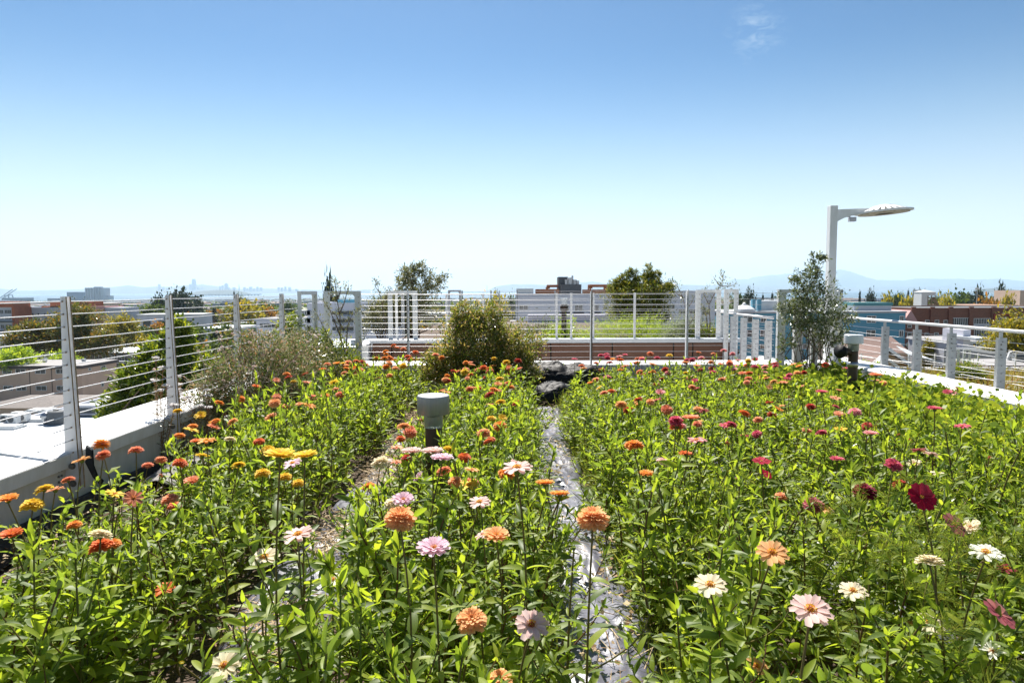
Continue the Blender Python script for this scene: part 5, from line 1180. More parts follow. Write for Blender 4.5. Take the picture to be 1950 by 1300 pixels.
for k in range(60):
    Y = 150*(3.0**tr.random()); X_ = tr.uniform(225,560) if k%3 else tr.uniform(1390,1600); kd=tr.choice(kinds[:8]); a=at(X_,556,Y); z0=gz(a.x,Y); h=min(tr.uniform(6,11),1.5-26*Y/1300-z0)
    ytop=556-(z0+h-1.5)/Y*1300; sd='left' if X_<560 else 'right'
    far_tree(kd,X_,ytop,h/Y*1300*(.5 if 'conifer' in kd else .95),Y,f'near {kd} tree in the street gap on the {sd} side of the roof',f'near {kd} street trees, {sd}')
# the wooded flats beyond, one mass
rng = np.random.default_rng(9); C = Cloud(); n=2600; Yv=650*(5.8**rng.random(n)); Xv=(rng.random(n)*1.9-.95)*Yv
ok=np.hypot(Xv,Yv)<np.array([SHORE(math.atan2(x,y))*.95 for x,y in zip(Xv,Yv)]); Xv,Yv=Xv[ok],Yv[ok]; n=len(Xv)
blob = Cloud(); crown_cloud(blob,(0,0,.5),(.5,.5,.5),14,5,.28,ROUND,rng,.25,.5); bv,bf,bm_=blob.arrays()
w=8+rng.random(n)*12; Mx=np.zeros((n,3,3)); Mx[:,0,0]=w*(1+rng.random(n)); Mx[:,1,1]=w; Mx[:,2,2]=6+rng.random(n)*6
smap(C,bv,bf,Mx,np.stack([Xv,Yv,np.array([gz(x,y) for x,y in zip(Xv,Yv)])],1),bm_)
tag(C.build('far_woods',M_city1,smooth=False),'mass of distant tree tops across the flats towards the bay','distant trees',kind='stuff')
# meadow on the green roof
C=Cloud(); n=15000; pos=np.stack([15.2+32*rng.random(n),16.2+20.6*rng.random(n)**.7,np.full(n,-3.0)],1); d=rng.normal(size=(n,3))*.35+np.array([0,0,1]); C.stamp(DIAM[0]*np.array([.25,1,1]),DIAM[1],frames(d,0,.28+.25*rng.random(n),rng),pos)
tag(C.build('meadow_grass',M_meadow),'yellow flowering meadow grass on the neighbouring roof','grass',kind='stuff')

# ------------------------------------------------------------------ zinnias
def plant(rng, h, top=(0,0), lf=1.0, tpl=LEAF4, branches=3, bare=.13, tuft=False, stem_n=6, base_lean=(0,0)):
    """returns (stem MB, leaf Cloud): opposite leaves on a main stem and side shoots"""
    s = MB(); C = Cloud(); A=[];S=[];Pp=[];NB=[]
    def axis(t, p0, p1, bow): return p0*(1-t)+p1*t+bow*math.sin(math.pi*t)
    def shoot(p0, p1, r0, l0, l1, step, bare_, first=.0, tf=False):
        bow=rng.normal(size=3)*np.array([.045,.045,.0])*min(1,np.linalg.norm(p1-p0)/.3)
        L=np.linalg.norm(p1-p0); k=7 if stem_n>4 else 4
        s.tube([axis(i/k,p0,p1,bow) for i in range(k+1)],[r0*(1-.35*i/k) for i in range(k+1)],stem_n,cap=False)
        ax=(p1-p0)/L; ph=rng.random()*6.28; z=first; nodes=[]
        while z < L-bare_:
            t=z/L; ln=(l0*(1-t)+l1*t)*(.6+.75*rng.random())*lf; u=np.cross(ax,[1,0.1,0]); u/=np.linalg.norm(u); v=np.cross(ax,u)
            for sg in (0,math.pi):
                a=ph+sg+rng.normal()*.2; out=u*math.cos(a)+v*math.sin(a); el=.25+.5*rng.random()
                d=out*math.cos(el)+ax*math.sin(el)+np.array([0,0,.05]); A.append(d); S.append(ln); Pp.append(axis(t,p0,p1,bow)); NB.append(ax+rng.normal(size=3)*.25)
            nodes.append((t,axis(t,p0,p1,bow),ph)); ph+=math.pi/2+rng.normal()*.2; z+=step*(.75+.5*rng.random())
        if tf:
            for k_ in range(5):
                a=rng.random()*6.28; d=ax*1.0+(u*math.cos(a)+v*math.sin(a))*(.3+.5*rng.random()); A.append(d);S.append(l1*lf*(.55+.5*rng.random()));Pp.append(p1-ax*.012*k_);NB.append(rng.normal(size=3)-d)
        return nodes
    p0=np.zeros(3); p1=np.array([top[0],top[1],h])
    nd=shoot(p0,p1,.0042,.095,.055,.058,min(bare,h*.4),.05,tuft)
    for _ in range(branches if nd else 0):
        t,p,ph=nd[int(rng.random()*len(nd)*.7)]; a=ph+rng.choice([0,math.pi]); L=(h-p[2])*(.35+.45*rng.random())+.05
        e=p+np.array([math.cos(a)*L*.55,math.sin(a)*L*.55,L*.8]); shoot(p,e,.0026,.07,.042,.05,.0,.04,True)
    A=np.array(A);S=np.array(S);Pp=np.array(Pp);NB=np.array(NB)
    A/=np.linalg.norm(A,axis=1,keepdims=True); nr=NB-A*np.sum(NB*A,1,keepdims=True); nr/=np.linalg.norm(nr,axis=1,keepdims=True); sd=np.cross(A,nr)
    w=(.8+.5*rng.random(len(S)))
    C.stamp(tpl[0],tpl[1],np.stack([sd*(S*w)[:,None],A*S[:,None],nr*(S*(.6+.8*rng.random(len(S))))[:,None]],2),Pp)
    return s,C

PET={}
def petal_mat(n, c, c2=None):
    if n not in PET:
        c2=c2 or tuple(min(.95,x*1.15+.03) for x in c); PET[n]=leafmat('petal_'+n,[tuple(x*.85 for x in c),c,c2],.4,None,.05,.5)
    return PET[n]
COLR={'orange':(.86,.36,.08),'red-orange':(.76,.2,.06),'coral':(.84,.33,.2),'yellow':(.85,.6,.06),'peach':(.92,.5,.22),'salmon':(.9,.45,.28),'pale pink':(.88,.62,.57),'cream':(.9,.78,.56),'white':(.85,.84,.72),
 'lilac pink':(.88,.62,.7),'red':(.58,.08,.06),'magenta':(.68,.12,.2),'crimson':(.42,.01,.04),'maroon':(.13,.008,.02),'burgundy':(.26,.02,.045),'dusky pink':(.5,.13,.16),'pink':(.85,.4,.42),'rust':(.4,.1,.04),'green':(.35,.42,.08)}
C2={'orange':(.92,.45,.08),'red-orange':(.85,.25,.06),'coral':(.9,.4,.15),'peach':(.95,.6,.3),'salmon':(.95,.5,.25),'magenta':(.8,.2,.25),'red':(.75,.12,.08),'pink':(.9,.45,.4),'dusky pink':(.7,.3,.25)}
M_yfl=leafmat('disc_yellow',[(.85,.5,.03),(.9,.65,.06),(.8,.3,.03)],.2,None,.04)
M_bfl=leafmat('disc_brown',[(.3,.05,.02),(.45,.12,.03),(.2,.03,.02)],.1,None,.04)
PETH=leaf_tpl(4,.42,.35,.10,.6,True); PETL=leaf_tpl(2,.48,.3,.1,.6,True); PETB=leaf_tpl(4,.62,.25,.1,.6,True); PETQ=leaf_tpl(3,.16,.6,.0,.5,True)
def flower_clouds(kind, rng, lod=0):
    P=Cloud(); Cn=Cloud(); K=Cloud()
    T=PETH if lod==0 else PETL
    def ring(n, r0, r1, z, el, tpl, jit=.07, w=1.0, droop=1.0):
        a=np.arange(n)*2*math.pi/n+rng.random()*6+rng.normal(size=n)*jit; e=el+rng.normal(size=n)*jit
        d=np.stack([np.cos(a)*np.cos(e),np.sin(a)*np.cos(e),np.sin(e)],1); up=np.stack([-np.cos(a)*np.sin(e),-np.sin(a)*np.sin(e),np.cos(e)],1); sd=np.cross(d,up)
        L=(r1-r0)*(1+rng.normal(size=n)*.06); pos=np.stack([np.cos(a)*r0,np.sin(a)*r0,np.full(n,z)],1)
        P.stamp(tpl[0],tpl[1],np.stack([sd*(L*w)[:,None],d*L[:,None],up*(L*droop)[:,None]],2),pos)
    def disc(r, z, hgt, n, brown=.5):
        k=np.arange(n); rr=r*np.sqrt((k+.5)/n); a=k*2.39996; pos=np.stack([rr*np.cos(a),rr*np.sin(a),z+hgt*(1-(rr/r)**2)],1)
        d=np.stack([np.cos(a)*.5,np.sin(a)*.5,np.ones(n)],1)+rng.normal(size=(n,3))*.15; mi=(rr<r*brown).astype(int)
        Cn.stamp(ROUND[0],ROUND[1],frames(d,0,r*.34*(.8+.4*rng.random(n)),rng),pos-np.array([0,0,r*.1]),mi)
        m=MB(); m.lathe([(r*.9,z-.1),(r*.75,z-.02),(r*.45,z+hgt*.4),(.02,z+hgt*.55)],(0,0,0),10); Cn.addmb(m,1)
    if kind=='S': ring(9,.16,1,.02,.10,T,w=1.05); ring(8,.14,.93,.07,.2,T,w=1.05); disc(.28,.1,.15,60 if lod==0 else 16,.55 if rng.random()<.5 else .2)
    elif kind=='D':
        for n,r1,z,el in ((17,1,.0,-.1),(17,.95,.06,.06),(15,.86,.12,.2),(13,.74,.17,.34),(11,.6,.22,.5),(9,.45,.26,.75),(7,.32,.28,1.0)): ring(n,.1,r1,z,el,T,w=.95)
        disc(.13,.36,.05,12 if lod==0 else 5,.3)
    elif kind=='P':
        for n,r1,z,el in ((15,.9,-.04,-.42),(17,.98,.02,-.14),(17,1,.09,.05),(16,.93,.17,.22),(14,.82,.25,.4),(12,.68,.32,.58),(9,.52,.37,.8),(6,.36,.41,1.1)): ring(n,.08,r1,z,el,T,w=.9)
    elif kind=='H': ring(13,.14,1,.0,.3,T,w=.95); ring(12,.12,.9,.05,.45,T,w=.95); ring(9,.1,.66,.1,.65,T,w=.9); disc(.2,.15,.15,30 if lod==0 else 10,.3)
    elif kind=='C': ring(8,.08,1,.02,.12,PETB,w=1.15,jit=.04); disc(.14,.06,.08,30,.0)
    elif kind=='Q': ring(12,.12,1,.02,.3,PETQ,jit=.25,w=1.4); ring(10,.1,.8,.1,.6,PETQ,jit=.3,w=1.4); disc(.3,.05,.14,40,.0)
    elif kind=='B': ring(9,.28,.62,.0,1.25,T,w=.8); ring(8,.2,.55,.02,1.4,T,w=.8)
    elif kind=='G': ring(7,.2,.8,.0,-.5,T,jit=.3,w=.8); disc(.36,.05,.35,50 if lod==0 else 16,.75)
    m=MB(); m.lathe([(.02,-.36),(.16,-.30),(.26,-.14),(.24,.02),(.05,.06)] if kind!='B' else [(.03,-.4),(.25,-.36),(.34,-.1),(.3,.15),(.05,.2)],(0,0,0),10); K.addmb(m)
    return P,Cn,K
FM={}
def flower_mesh(kind, colr, var, lod):
    key=(kind,colr,var,lod)
    if key not in FM:
        rng=np.random.default_rng(hash((kind,var,lod))%1000 if False else sum(map(ord,kind))*7+var*13+lod)
        P,Cn,K=flower_clouds(kind,rng,lod); base=P.arrays(); kk=K.arrays(); A=Cloud(); A.merge(base[0],base[1],base[2]*0); A.merge(kk[0],kk[1],kk[2]*0+1)
        me=A.mesh('flower',[petal_mat(colr,COLR[colr],C2.get(colr)),M_calyx])
        mc=Cn.mesh('flower_centre',[M_yfl,M_bfl]) if Cn.V else None
        FM[key]=(me,mc)
    return FM[key]
def zinnia(head, r, kind, colr, base, seed, label, cat='flower', name='zinnia', tilt=None, lod=0, group=None, branches=3, lf=1.0, shared=None, mstem=None):
    """a flowering plant: stem, foliage, flower (> flower_centre)"""
    rng=np.random.default_rng(seed); base=Vector(base); head=Vector(head); top=head-base
    th=thing(name,label,cat,group,base)
    if shared is None:
        s,C=plant(rng, top.z-.3*r, (top.x,top.y), lf=lf, branches=branches, bare=.12 if lod==0 else .1, tpl=LEAF4 if lod==0 else LEAF2, stem_n=6)
        s.build('stem',mstem or M_zstem,th,smooth=True); C.build('foliage',M_zleaf,th)
    else:
        for nm,me in zip(('stem','foliage'),shared[0]):
            o=bpy.data.objects.new(nm,me); COL.objects.link(o); o.parent=th; o.scale=(1,1,top.z/shared[1]); o.rotation_euler=(0,0,0)
    me,mc=flower_mesh(kind,colr,seed%3,lod); f=bpy.data.objects.new('flower',me); COL.objects.link(f); f.parent=th; f.location=top; f.scale=(r,r,r)
    tx,ty=tilt if tilt else (rng.normal()*.28,rng.normal()*.28); f.rotation_euler=(tx,ty,0)
    if mc: c=bpy.data.objects.new('flower_centre',mc); COL.objects.link(c); c.parent=f
    return th
H=[ # px, py, width px, kind, colour, (tilt towards camera, sideways), words
(15,951,40,'H','orange',(.1,0),'yellow-orange zinnia at the far left edge, left of a plain yellow one'),(62,961,42,'D','yellow',(.1,.1),'plain yellow double zinnia at the left edge by the white parapet'),(22,1018,44,'H','red-orange',(.1,0),'orange-red zinnia at the left edge below the yellow ones'),
(193,1038,46,'D','red-orange',(.1,-.1),'deep orange-red double zinnia in the left foreground'),(216,1034,30,'D','orange',(.1,.2),'orange zinnia tucked behind the deep orange-red one'),(314,1121,37,'S','red-orange',(.35,0),'small orange single zinnia low in the left foreground'),
(142,999,28,'D','orange',(.1,0),'small orange zinnia near the bare soil on the left'),(323,950,34,'D','salmon',(.2,-.2),'upper bloom of a salmon-orange pair by the bare soil'),(331,963,28,'D','coral',(.2,.3),'lower bloom of a salmon-orange pair by the bare soil'),(366,916,32,'H','coral',(.2,0),'flat coral zinnia above the salmon-orange pair'),
(259,857,28,'D','coral',(0,0),'coral zinnia on a tall bare stem beside the first post'),(281,886,22,'D','coral',(0,0),'small coral zinnia below the tall-stemmed one'),(341,830,23,'D','orange',(0,0),'orange zinnia just in front of the second post base'),(367,812,21,'D','orange',(0,0),'pale orange zinnia below the yarrow heads'),
(343,881,28,'D','red-orange',(.1,.3),'dark orange zinnia facing sideways left of the bed'),(393,840,34,'S','orange',(.05,0),'orange zinnia with dark centre below the yarrow'),(374,841,24,'H','red-orange',(0,0),'red-orange zinnia next to the dark-centred one'),
(533,869,62,'H','yellow',(.0,.1),'larger of two big open yellow zinnias in the left bed'),(580,870,52,'H','yellow',(0,-.1),'smaller right-hand one of two big open yellow zinnias'),(557,883,36,'S','lilac pink',(.2,-.2),'lilac-pink zinnia beneath the two big yellow ones'),(500,901,32,'D','yellow',(.1,0),'round yellow zinnia left of the two big yellow ones'),
(543,908,28,'D','yellow',(.1,0),'small yellow double zinnia below the lilac-pink one'),(568,920,28,'D','yellow',(.1,0),'lowest yellow zinnia of the yellow group'),(568,1019,58,'S','pale pink',(.15,-.15),'pale pink single zinnia with yellow centre, left of centre foreground'),(504,1062,54,'S','cream',(.3,0),'cream single zinnia with an orange centre, left foreground'),
(633,1105,48,'S','white',(.25,-.1),'cream-white zinnia low between the left beds'),(427,1268,60,'S','cream',(.5,.1),'cream zinnia with big rust-red centre at the bottom edge left'),(346,1263,24,'B','yellow',(0,.1),'opening yellow bud at the bottom left'),
(762,989,60,'P','peach',(.15,.1),'big domed salmon-peach zinnia in the centre foreground'),(768,953,44,'H','lilac pink',(.3,0),'lilac zinnia behind the domed salmon one'),(826,1046,66,'H','lilac pink',(.2,0),'wide lilac-pink zinnia right of the domed salmon one'),(945,1021,52,'H','peach',(.2,0),'peach-yellow open zinnia left of the silvery path'),
(898,1180,62,'D','peach',(.35,0),'large peach zinnia in the bottom centre left of a pink one'),(1012,1190,66,'S','pale pink',(.5,.1),'large pink zinnia with yellow-red centre beside the silvery path'),(974,1171,38,'H','peach',(.2,0),'smaller peach zinnia behind the large pink one'),(953,1292,50,'D','peach',(.2,0),'peach zinnia cut by the bottom edge'),
(985,892,58,'S','pale pink',(.1,0),'pale pink zinnia with orange centre left of the path'),(964,902,34,'D','orange',(.1,.2),'small orange zinnia behind the pale pink one left of the path'),(1038,921,36,'H','orange',(-.1,0),'left of two yellow-orange cup zinnias over the path'),(1066,942,38,'H','orange',(-.15,0),'right of two yellow-orange cup zinnias over the path'),
(1129,989,62,'P','peach',(.1,0),'large domed orange-peach zinnia leaning over the silvery path'),(1093,1043,22,'B','green',(0,.1),'closed green-yellow bud over the path'),(784,861,40,'H','pale pink',(.0,.0),'pale pink zinnia just left of the bollard post'),(824,861,42,'H','pale pink',(0,0),'pale pink zinnia in front of the bollard post'),
(842,874,44,'H','lilac pink',(0,.05),'lilac-pink zinnia at the right of the bollard post'),(798,909,28,'H','lilac pink',(.2,-.9),'pink zinnia turned sideways left of the bollard post'),(702,926,26,'D','orange',(.1,-.2),'orange zinnia above the plastic of the left path'),(776,874,24,'P','red',(.1,.1),'dark red round zinnia left of the bollard post'),
(781,818,20,'P','red-orange',(.1,.1),'upper of two round red-orange zinnias left of the bollard'),(763,836,18,'P','red-orange',(.1,.1),'lower of two round red-orange zinnias left of the bollard'),(755,852,24,'S','salmon',(0,0),'upper flat salmon zinnia over the straw path'),(755,880,25,'S','coral',(0,0),'lower flat coral zinnia over the straw path'),
(893,924,38,'S','yellow',(.15,0),'pale yellow single zinnia right of the bollard post'),(913,957,42,'S','pale pink',(.2,0),'pink-and-white zinnia below the pale yellow single one'),(741,914,20,'H','cream',(.1,0),'small cream zinnia above the left path'),
(1470,1053,60,'S','peach',(.45,0),'peach-pink zinnia with tall dark red centre, right foreground'),(1352,1115,62,'S','cream',(.3,0),'cream zinnia with yellow centre right of the path'),(1543,1162,78,'S','pale pink',(.35,0),'largest pale pink zinnia with orange-brown centre at lower right'),(1624,1126,52,'S','cream',(.25,0),'cream zinnia with golden centre right of the largest pink one'),
(1768,1187,54,'S','cream',(.35,.1),'cream zinnia with orange centre paired with a pinkish one'),(1745,1194,38,'S','salmon',(.35,-.1),'pinkish zinnia half in front of a cream one at lower right'),(1877,1053,58,'S','white',(.15,0),'flat white zinnia with yellow centre near the right edge'),(1890,1240,50,'Q','white',(.3,0),'spidery white zinnia in the bottom right corner'),
(1440,1268,46,'S','peach',(.4,.3),'ragged peach zinnia at the bottom right of the path'),(1510,1276,30,'G','rust',(.2,0),'fading rust-red zinnia at the bottom edge right'),(1916,1083,34,'S','burgundy',(.1,0),'small dark burgundy zinnia at the right edge'),(1902,1168,62,'C','dusky pink',(.4,.5),'dusky maroon cosmos flower at the right edge'),
(1755,946,52,'C','crimson',(.9,.1),'open crimson cosmos flower facing the viewer'),(1852,951,28,'C','maroon',(.3,.5),'nearly black maroon cosmos flower at the right'),(1817,999,48,'C','dusky pink',(.6,.5),'dusky pink cosmos flower below the crimson one'),(1646,937,42,'P','burgundy',(.15,0),'round burgundy ball zinnia left of the crimson cosmos'),
(1549,963,38,'P','dusky pink',(.2,-.1),'dusky red double zinnia paired with a peach one'),(1569,970,32,'S','peach',(.2,.1),'peach zinnia touching the dusky red double one'),(1715,924,28,'P','red',(.1,0),'small two-tone red zinnia between burgundy ball and cosmos'),(1450,878,34,'C','crimson',(.1,0),'crimson cup-shaped flower in the middle of the right bed'),
(1457,902,26,'C','crimson',(.4,.3),'lower crimson flower in the middle of the right bed'),(1487,945,26,'D','salmon',(.1,0),'small salmon zinnia left of the dusky red double one'),(1207,848,38,'D','orange',(.0,0),'rusty gold zinnia near the path edge of the right bed'),(1231,903,30,'H','orange',(.1,0),'orange zinnia with red centre at the edge of the right bed'),
(1306,865,27,'H','red-orange',(0,0),'orange-red zinnia in the front middle of the right bed'),(1327,839,36,'S','pink',(0,0),'pink zinnia with orange centre in the right bed middle'),(1316,797,33,'H','coral',(0,0),'tall coral and rust zinnia standing above the right bed'),(1287,802,28,'P','magenta',(.1,0),'magenta zinnia left of the tall coral one'),
(1297,811,22,'D','pink',(0,.2),'pink zinnia beneath the magenta one'),(1594,875,26,'H','magenta',(0,0),'magenta-pink zinnia alone in the middle of the right bed'),(1658,826,26,'H','pink',(0,0),'pink zinnia alone at the back right of the bed'),(1470,790,18,'P','red',(0,.3),'small dark red zinnia at the back of the right bed'),
(1780,779,26,'H','magenta',(0,0),'magenta zinnia near the right bollard side foliage'),(1668,715,24,'H','coral',(0,0),'tall red-coral zinnia rising in front of the right parapet'),(1565,747,22,'H','magenta',(0,0),'magenta zinnia in front of the dark-leaved tree')]
Y_used=[]; nind=0; HEADS=[]
for i,(x,y,w,kind,colr,tl,lb) in enumerate(H):
    D=.088 if w>30 else .075
    if kind in 'B': D=.035
    Yd=1300*D/w; Yd=min(Yd, 9.0); r=w/1300*Yd/2*1.04; hd=at(x,y,Yd)
    if hd.z<.3:   # bring it closer to the eye so that the head stands above the soil
        Yd*=.8; r*=.8; hd=at(x,y,Yd)
    HEADS.append((hd.x,Yd,hd.z)); rg=random.Random(i); bx=hd.x+rg.uniform(-.06,.06); by=Yd+rg.uniform(-.03,.08)
    nm='cosmos' if kind=='C' else 'zinnia'
    zinnia(hd,r,kind,colr,(bx,by,0.02),i*3+1,lb,'flower',nm,tl,0 if Yd<3.6 else 1,branches=0 if nm=='cosmos' else (3 if Yd<3 else 2),lf=.35 if nm=='cosmos' else 1.0); Y_used.append((bx,by)); nind+=1
# shared stem+foliage meshes for the rest
SH=[]
for k in range(12):
    rng=np.random.default_rng(300+k); hh=.6; s,C=plant(rng,hh,(0,0),tpl=LEAF2,branches=2,bare=.11,stem_n=4)
    o=s.build('stem',M_zstem,None,smooth=True); me=o.data; bpy.data.objects.remove(o); SH.append(((me,C.mesh('foliage',M_zleaf)),hh))
def canopy(x,y): 
    return (.53-.024*max(0,y-3))*(1.2 if x<-1.2 and y>4.2 else 1.08 if x<.3 and y>4.5 else 1.0)*(1+.10*mnoise.noise(Vector((x*1.3,y*1.1,0))))*(1.0 if y>2 else .92)
zr=random.Random(21); RND=[]
def scatter(n,x0,x1,y0,y1,cols,bed,pw=1.0,hmin=.02,hmax=.22):
    for _ in range(n):
        x=zr.uniform(x0,x1); y=y0+(y1-y0)*zr.random()**pw
        RND.append((x,y,canopy(x,y)+zr.uniform(hmin,hmax),zr.choice(cols),bed))
LB_=['orange','orange','orange','coral','coral','yellow','yellow','salmon','red-orange','peach']
scatter(46,-2.2,-1.32,5.2,9.3,LB_+['red'],'left',.8); scatter(22,-2.3,-1.4,3.0,5.3,LB_,'left')
scatter(14,-1.9,-.95,8.6,9.6,['orange','red-orange','salmon'],'left',1,.15,.32)
scatter(48,-.72,.08,5.0,8.9,LB_+['red','red-orange'],'middle',.8); scatter(20,-.7,.05,3.0,5.0,LB_,'middle')
RB_=['pink','pink','magenta','magenta','coral','coral','salmon','red','red','yellow','orange','red-orange','peach']
scatter(86,.62,3.2,6.6,9.5,RB_,'right',.75,.02,.28); scatter(30,.62,2.6,4.2,6.6,RB_,'right'); scatter(18,2.4,4.3,6.0,9.0,['coral','pink','peach','magenta','salmon'],'right',1,.05,.2); scatter(14,1.0,3.4,3.0,5.2,['dusky pink','peach','rust','red','magenta'],'right')
scatter(9,-2.1,-1.32,2.6,8,['green','rust'],'left',1,0,.12); scatter(12,-.72,.08,1.9,8,['green','green','rust'],'middle',1,0,.14); scatter(26,.62,4.0,2.2,8.5,['green','rust','rust'],'right',1,0,.14)
scatter(7,-2.1,-1.35,2.2,4.2,['cream','yellow','coral','peach'],'left',1,.05,.2); scatter(5,-.7,.05,2.0,4.0,['cream','peach','pale pink'],'middle',1,.05,.2); scatter(10,.7,3.0,2.0,4.2,['cream','peach','pale pink','dusky pink'],'right',1,.0,.15)
RND=[q for q in RND if not (3.0<q[1]<4.3 and abs(q[0]+.5)<.13) and not (6.0<q[1]<8 and abs(q[0]-3.87*q[1]/7.75)<.13)]
RND.sort(key=lambda q:q[1]); far=RND[300-nind:]; near=RND[:300-nind]
BD={'left':'left bed','middle':'narrow middle bed','right':'wide right bed'}
def band(y): return 'at the front of the' if y<5.2 else 'halfway along the' if y<7.4 else 'towards the back of the'
ORD=['','first','second','third','fourth','fifth','sixth','seventh','eighth','ninth','tenth','eleventh','twelfth','thirteenth','fourteenth','fifteenth','sixteenth']+[f'{n}th' for n in range(17,60)]
cls={}; NM={'green':'closed green zinnia bud','rust':'spent rust-brown zinnia'}
for q in near: cls.setdefault((q[3],band(q[1]),q[4]),[]).append(q)
k=0
for (co,bn,bd),qs in cls.items():
    qs.sort(key=lambda q:q[0]/q[1])
    for i_,(x,y,z,c_,b_) in enumerate(qs):
        lb=f'{ORD[i_+1]} {NM.get(co,co+" zinnia")} from the left {bn} {BD[bd]}' if len(qs)>1 else f'only {NM.get(co,co+" zinnia")} of its shade {bn} {BD[bd]}'
        kd=zr.choice('DDDHHPPSS') if co not in('rust','green') else 'G' if co=='rust' else 'B'; r=zr.uniform(.031,.046) if kd not in 'BG' else zr.uniform(.018,.024)
        zinnia((x,y,z),r,kd,co,(x,y,.02),500+k,lb,lod=1,group=f'{co} zinnias {bn} {BD[bd]}',shared=SH[k%12] if False else SH[k%12]); k+=1
# remaining far flowers and all flowerless plants: uncountable mass
C=Cloud(); rng=np.random.default_rng(77); slots=[M_zleaf,M_zstem,M_yfl,M_calyx]; cmi={}
for (x,y,z,co,bd) in far:
    if co not in cmi: cmi[co]=len(slots); slots.append(petal_mat(co,COLR[co],C2.get(co)))
    P_,Cn,K=flower_clouds(zr.choice('DHP'),rng,1); r=zr.uniform(.037,.05); a=rng.random()*6.28
    Rm=np.array(Matrix.Rotation(rng.normal()*.15,3,'X')@Matrix.Rotation(rng.normal()*.15,3,'Y')@Matrix.Rotation(a,3,'Z'))*r
    for cl,mi in ((P_,cmi[co]),(Cn,2),(K,3)):
        if cl.V: v,f,_=cl.arrays(); C.merge(v@Rm.T+np.array([x,y,z]),f,np.full(len(f),mi))
    m=MB(); m.tube([(x,y,.02),(x,y,z)],[.004,.003],4,cap=False); C.addmb(m,1)
TP=[]
for lodk,(tpl,sn,lf_) in enumerate(((LEAF4,6,1.0),(LEAF2,4,1.0),(LEAF4,6,1.15))):
    row=[]
    for k in range(9):
        s,L_=plant(np.random.default_rng(900+k+lodk*50),.5,tuple(np.random.default_rng(k).normal(size=2)*.04),tpl=tpl,branches=4,bare=0,tuft=True,stem_n=sn,lf=lf_)
        A=Cloud(); v,f,m_=L_.arrays(); A.merge(v,f,m_*0); A.addmb(s,1); row.append(A.arrays())
    TP.append(row)
def inbed(x,y):
    e=.05*math.sin(y*3.1)+.04*math.sin(y*7.7)
    if (-2.42 if y<2.6 else -2.2 if y<3.6 else -2.12 if y<6 else -2.4)+.1*math.sin(y*1.9)<x<-1.30+e: return True
    if -.78+e<x<.13+.05*math.sin(y*2.3): return True
    if .53+.05*math.sin(y*2.7)<x<1.58+e: return True
    if 1.78+e<x<4.25: return True
    return False
cnt=0
for gy in np.arange(.95,9.75,.137):
    for gx in np.arange(-2.6,4.3,.137):
        x=gx+rng.normal()*.05; y=gy+rng.normal()*.05
        if not inbed(x,y): continue
        if abs(x)<.35 and y<1.1: continue
        if abs(x+.155*y*.8)<.09 and 3.2<y<4.1: continue
        if abs(x-3.87*y/7.75)<.13 and 6.6<y<7.85: continue
        if abs(x+.5)<.75 and y>8.7 : continue
        if x<-1.6 and y>7.9 and rng.random()<.75: continue
        if x<-2.1 and y>6.2: continue
        if (x-.5)**2+(y-8.9)**2<.5: continue
        if (x-4.04)**2+(y-9.3)**2<.12 or math.hypot(x-px2x(825,4.1),y-4.1)<.09: continue
        if x>2.9 and y>5.2 and rng.random()<.7: continue
        h0=canopy(x,y)*((.62+.75*rng.random()**1.3) if not(y<3.6 and x<-1.9) else .5+.3*rng.random()); h=h0
        for (qx,qy,qz) in HEADS:
            if y<qy and abs(x-qx*y/qy)<.10: h=min(h,1.5+(qz-1.5)*y/qy-.05)
        if h<.12: continue
        sc=h/.5; near_=y<3.7
        v,f,m_=TP[2 if y<2.5 else 0 if near_ else 1][int(rng.integers(9))]; a=rng.random()*6.28; wd=.9+.35*rng.random()
        Rm=np.array([[math.cos(a)*wd,-math.sin(a)*wd,0],[math.sin(a)*wd,math.cos(a)*wd,0],[0,0,sc]])
        C.merge(v@Rm.T+np.array([x,y,.02]),f,m_); cnt+=1
tag(C.build('zinnia_foliage',slots),'dense green zinnia foliage filling the flower beds between single flowers','foliage',kind='stuff')
print('fill plants',cnt,'individual zinnias',nind+len(near),'far',len(far),'faces',sum(len(f) for f in C.F))
# geranium foliage at the right
C=Cloud()
for _ in range(330):
    x=rng.uniform(2.9,4.5); y=rng.uniform(4.2,9.3)
    if abs(x-3.87*y/7.75)<.16 and 6.6<y<7.9: continue
    h=.28+.14*rng.random()+.05*mnoise.noise(Vector((x*2,y*2,0)))
    n=46; p=rng.normal(size=(n,3))*np.array([.09,.09,.07])+np.array([x,y,h]); C.stamp(ROUND[0]*np.array([1.3,1,1]),ROUND[1],frames(rng.normal(size=(n,3))+np.array([0,0,.3]),1.2,.04+.025*rng.random(n),rng),p)
tag(C.build('geranium_foliage',M_ger),'low light green geranium foliage by the right parapet','foliage',kind='stuff')
# feathery cosmos foliage
C=Cloud()
for cx_,cy_,nn_ in ((1.30,2.35,30),(1.55,2.25,26),(1.2,2.7,22),(1.45,2.0,24),(1.75,2.9,22),(1.15,1.9,14),(2.0,2.6,18)):
    for _ in range(nn_):
        p0=np.array([cx_+rng.normal()*.1,cy_+rng.normal()*.12,.2+.5*rng.random()]); d=rng.normal(size=3)*np.array([1,1,.5])+np.array([0,0,.5]); d/=np.linalg.norm(d)
        for j in range(9):
            q_=p0+d*j*.014; k2=6; dd=d+rng.normal(size=(k2,3))*.75; C.stamp(NEEDLE[0]*np.array([.55,1,1]),NEEDLE[1],frames(dd,0,.045*np.ones(k2),rng),np.repeat(q_[None],k2,0))
tag(C.build('cosmos_foliage',M_weed),'feathery thread-like cosmos foliage in the right foreground','foliage',kind='stuff')
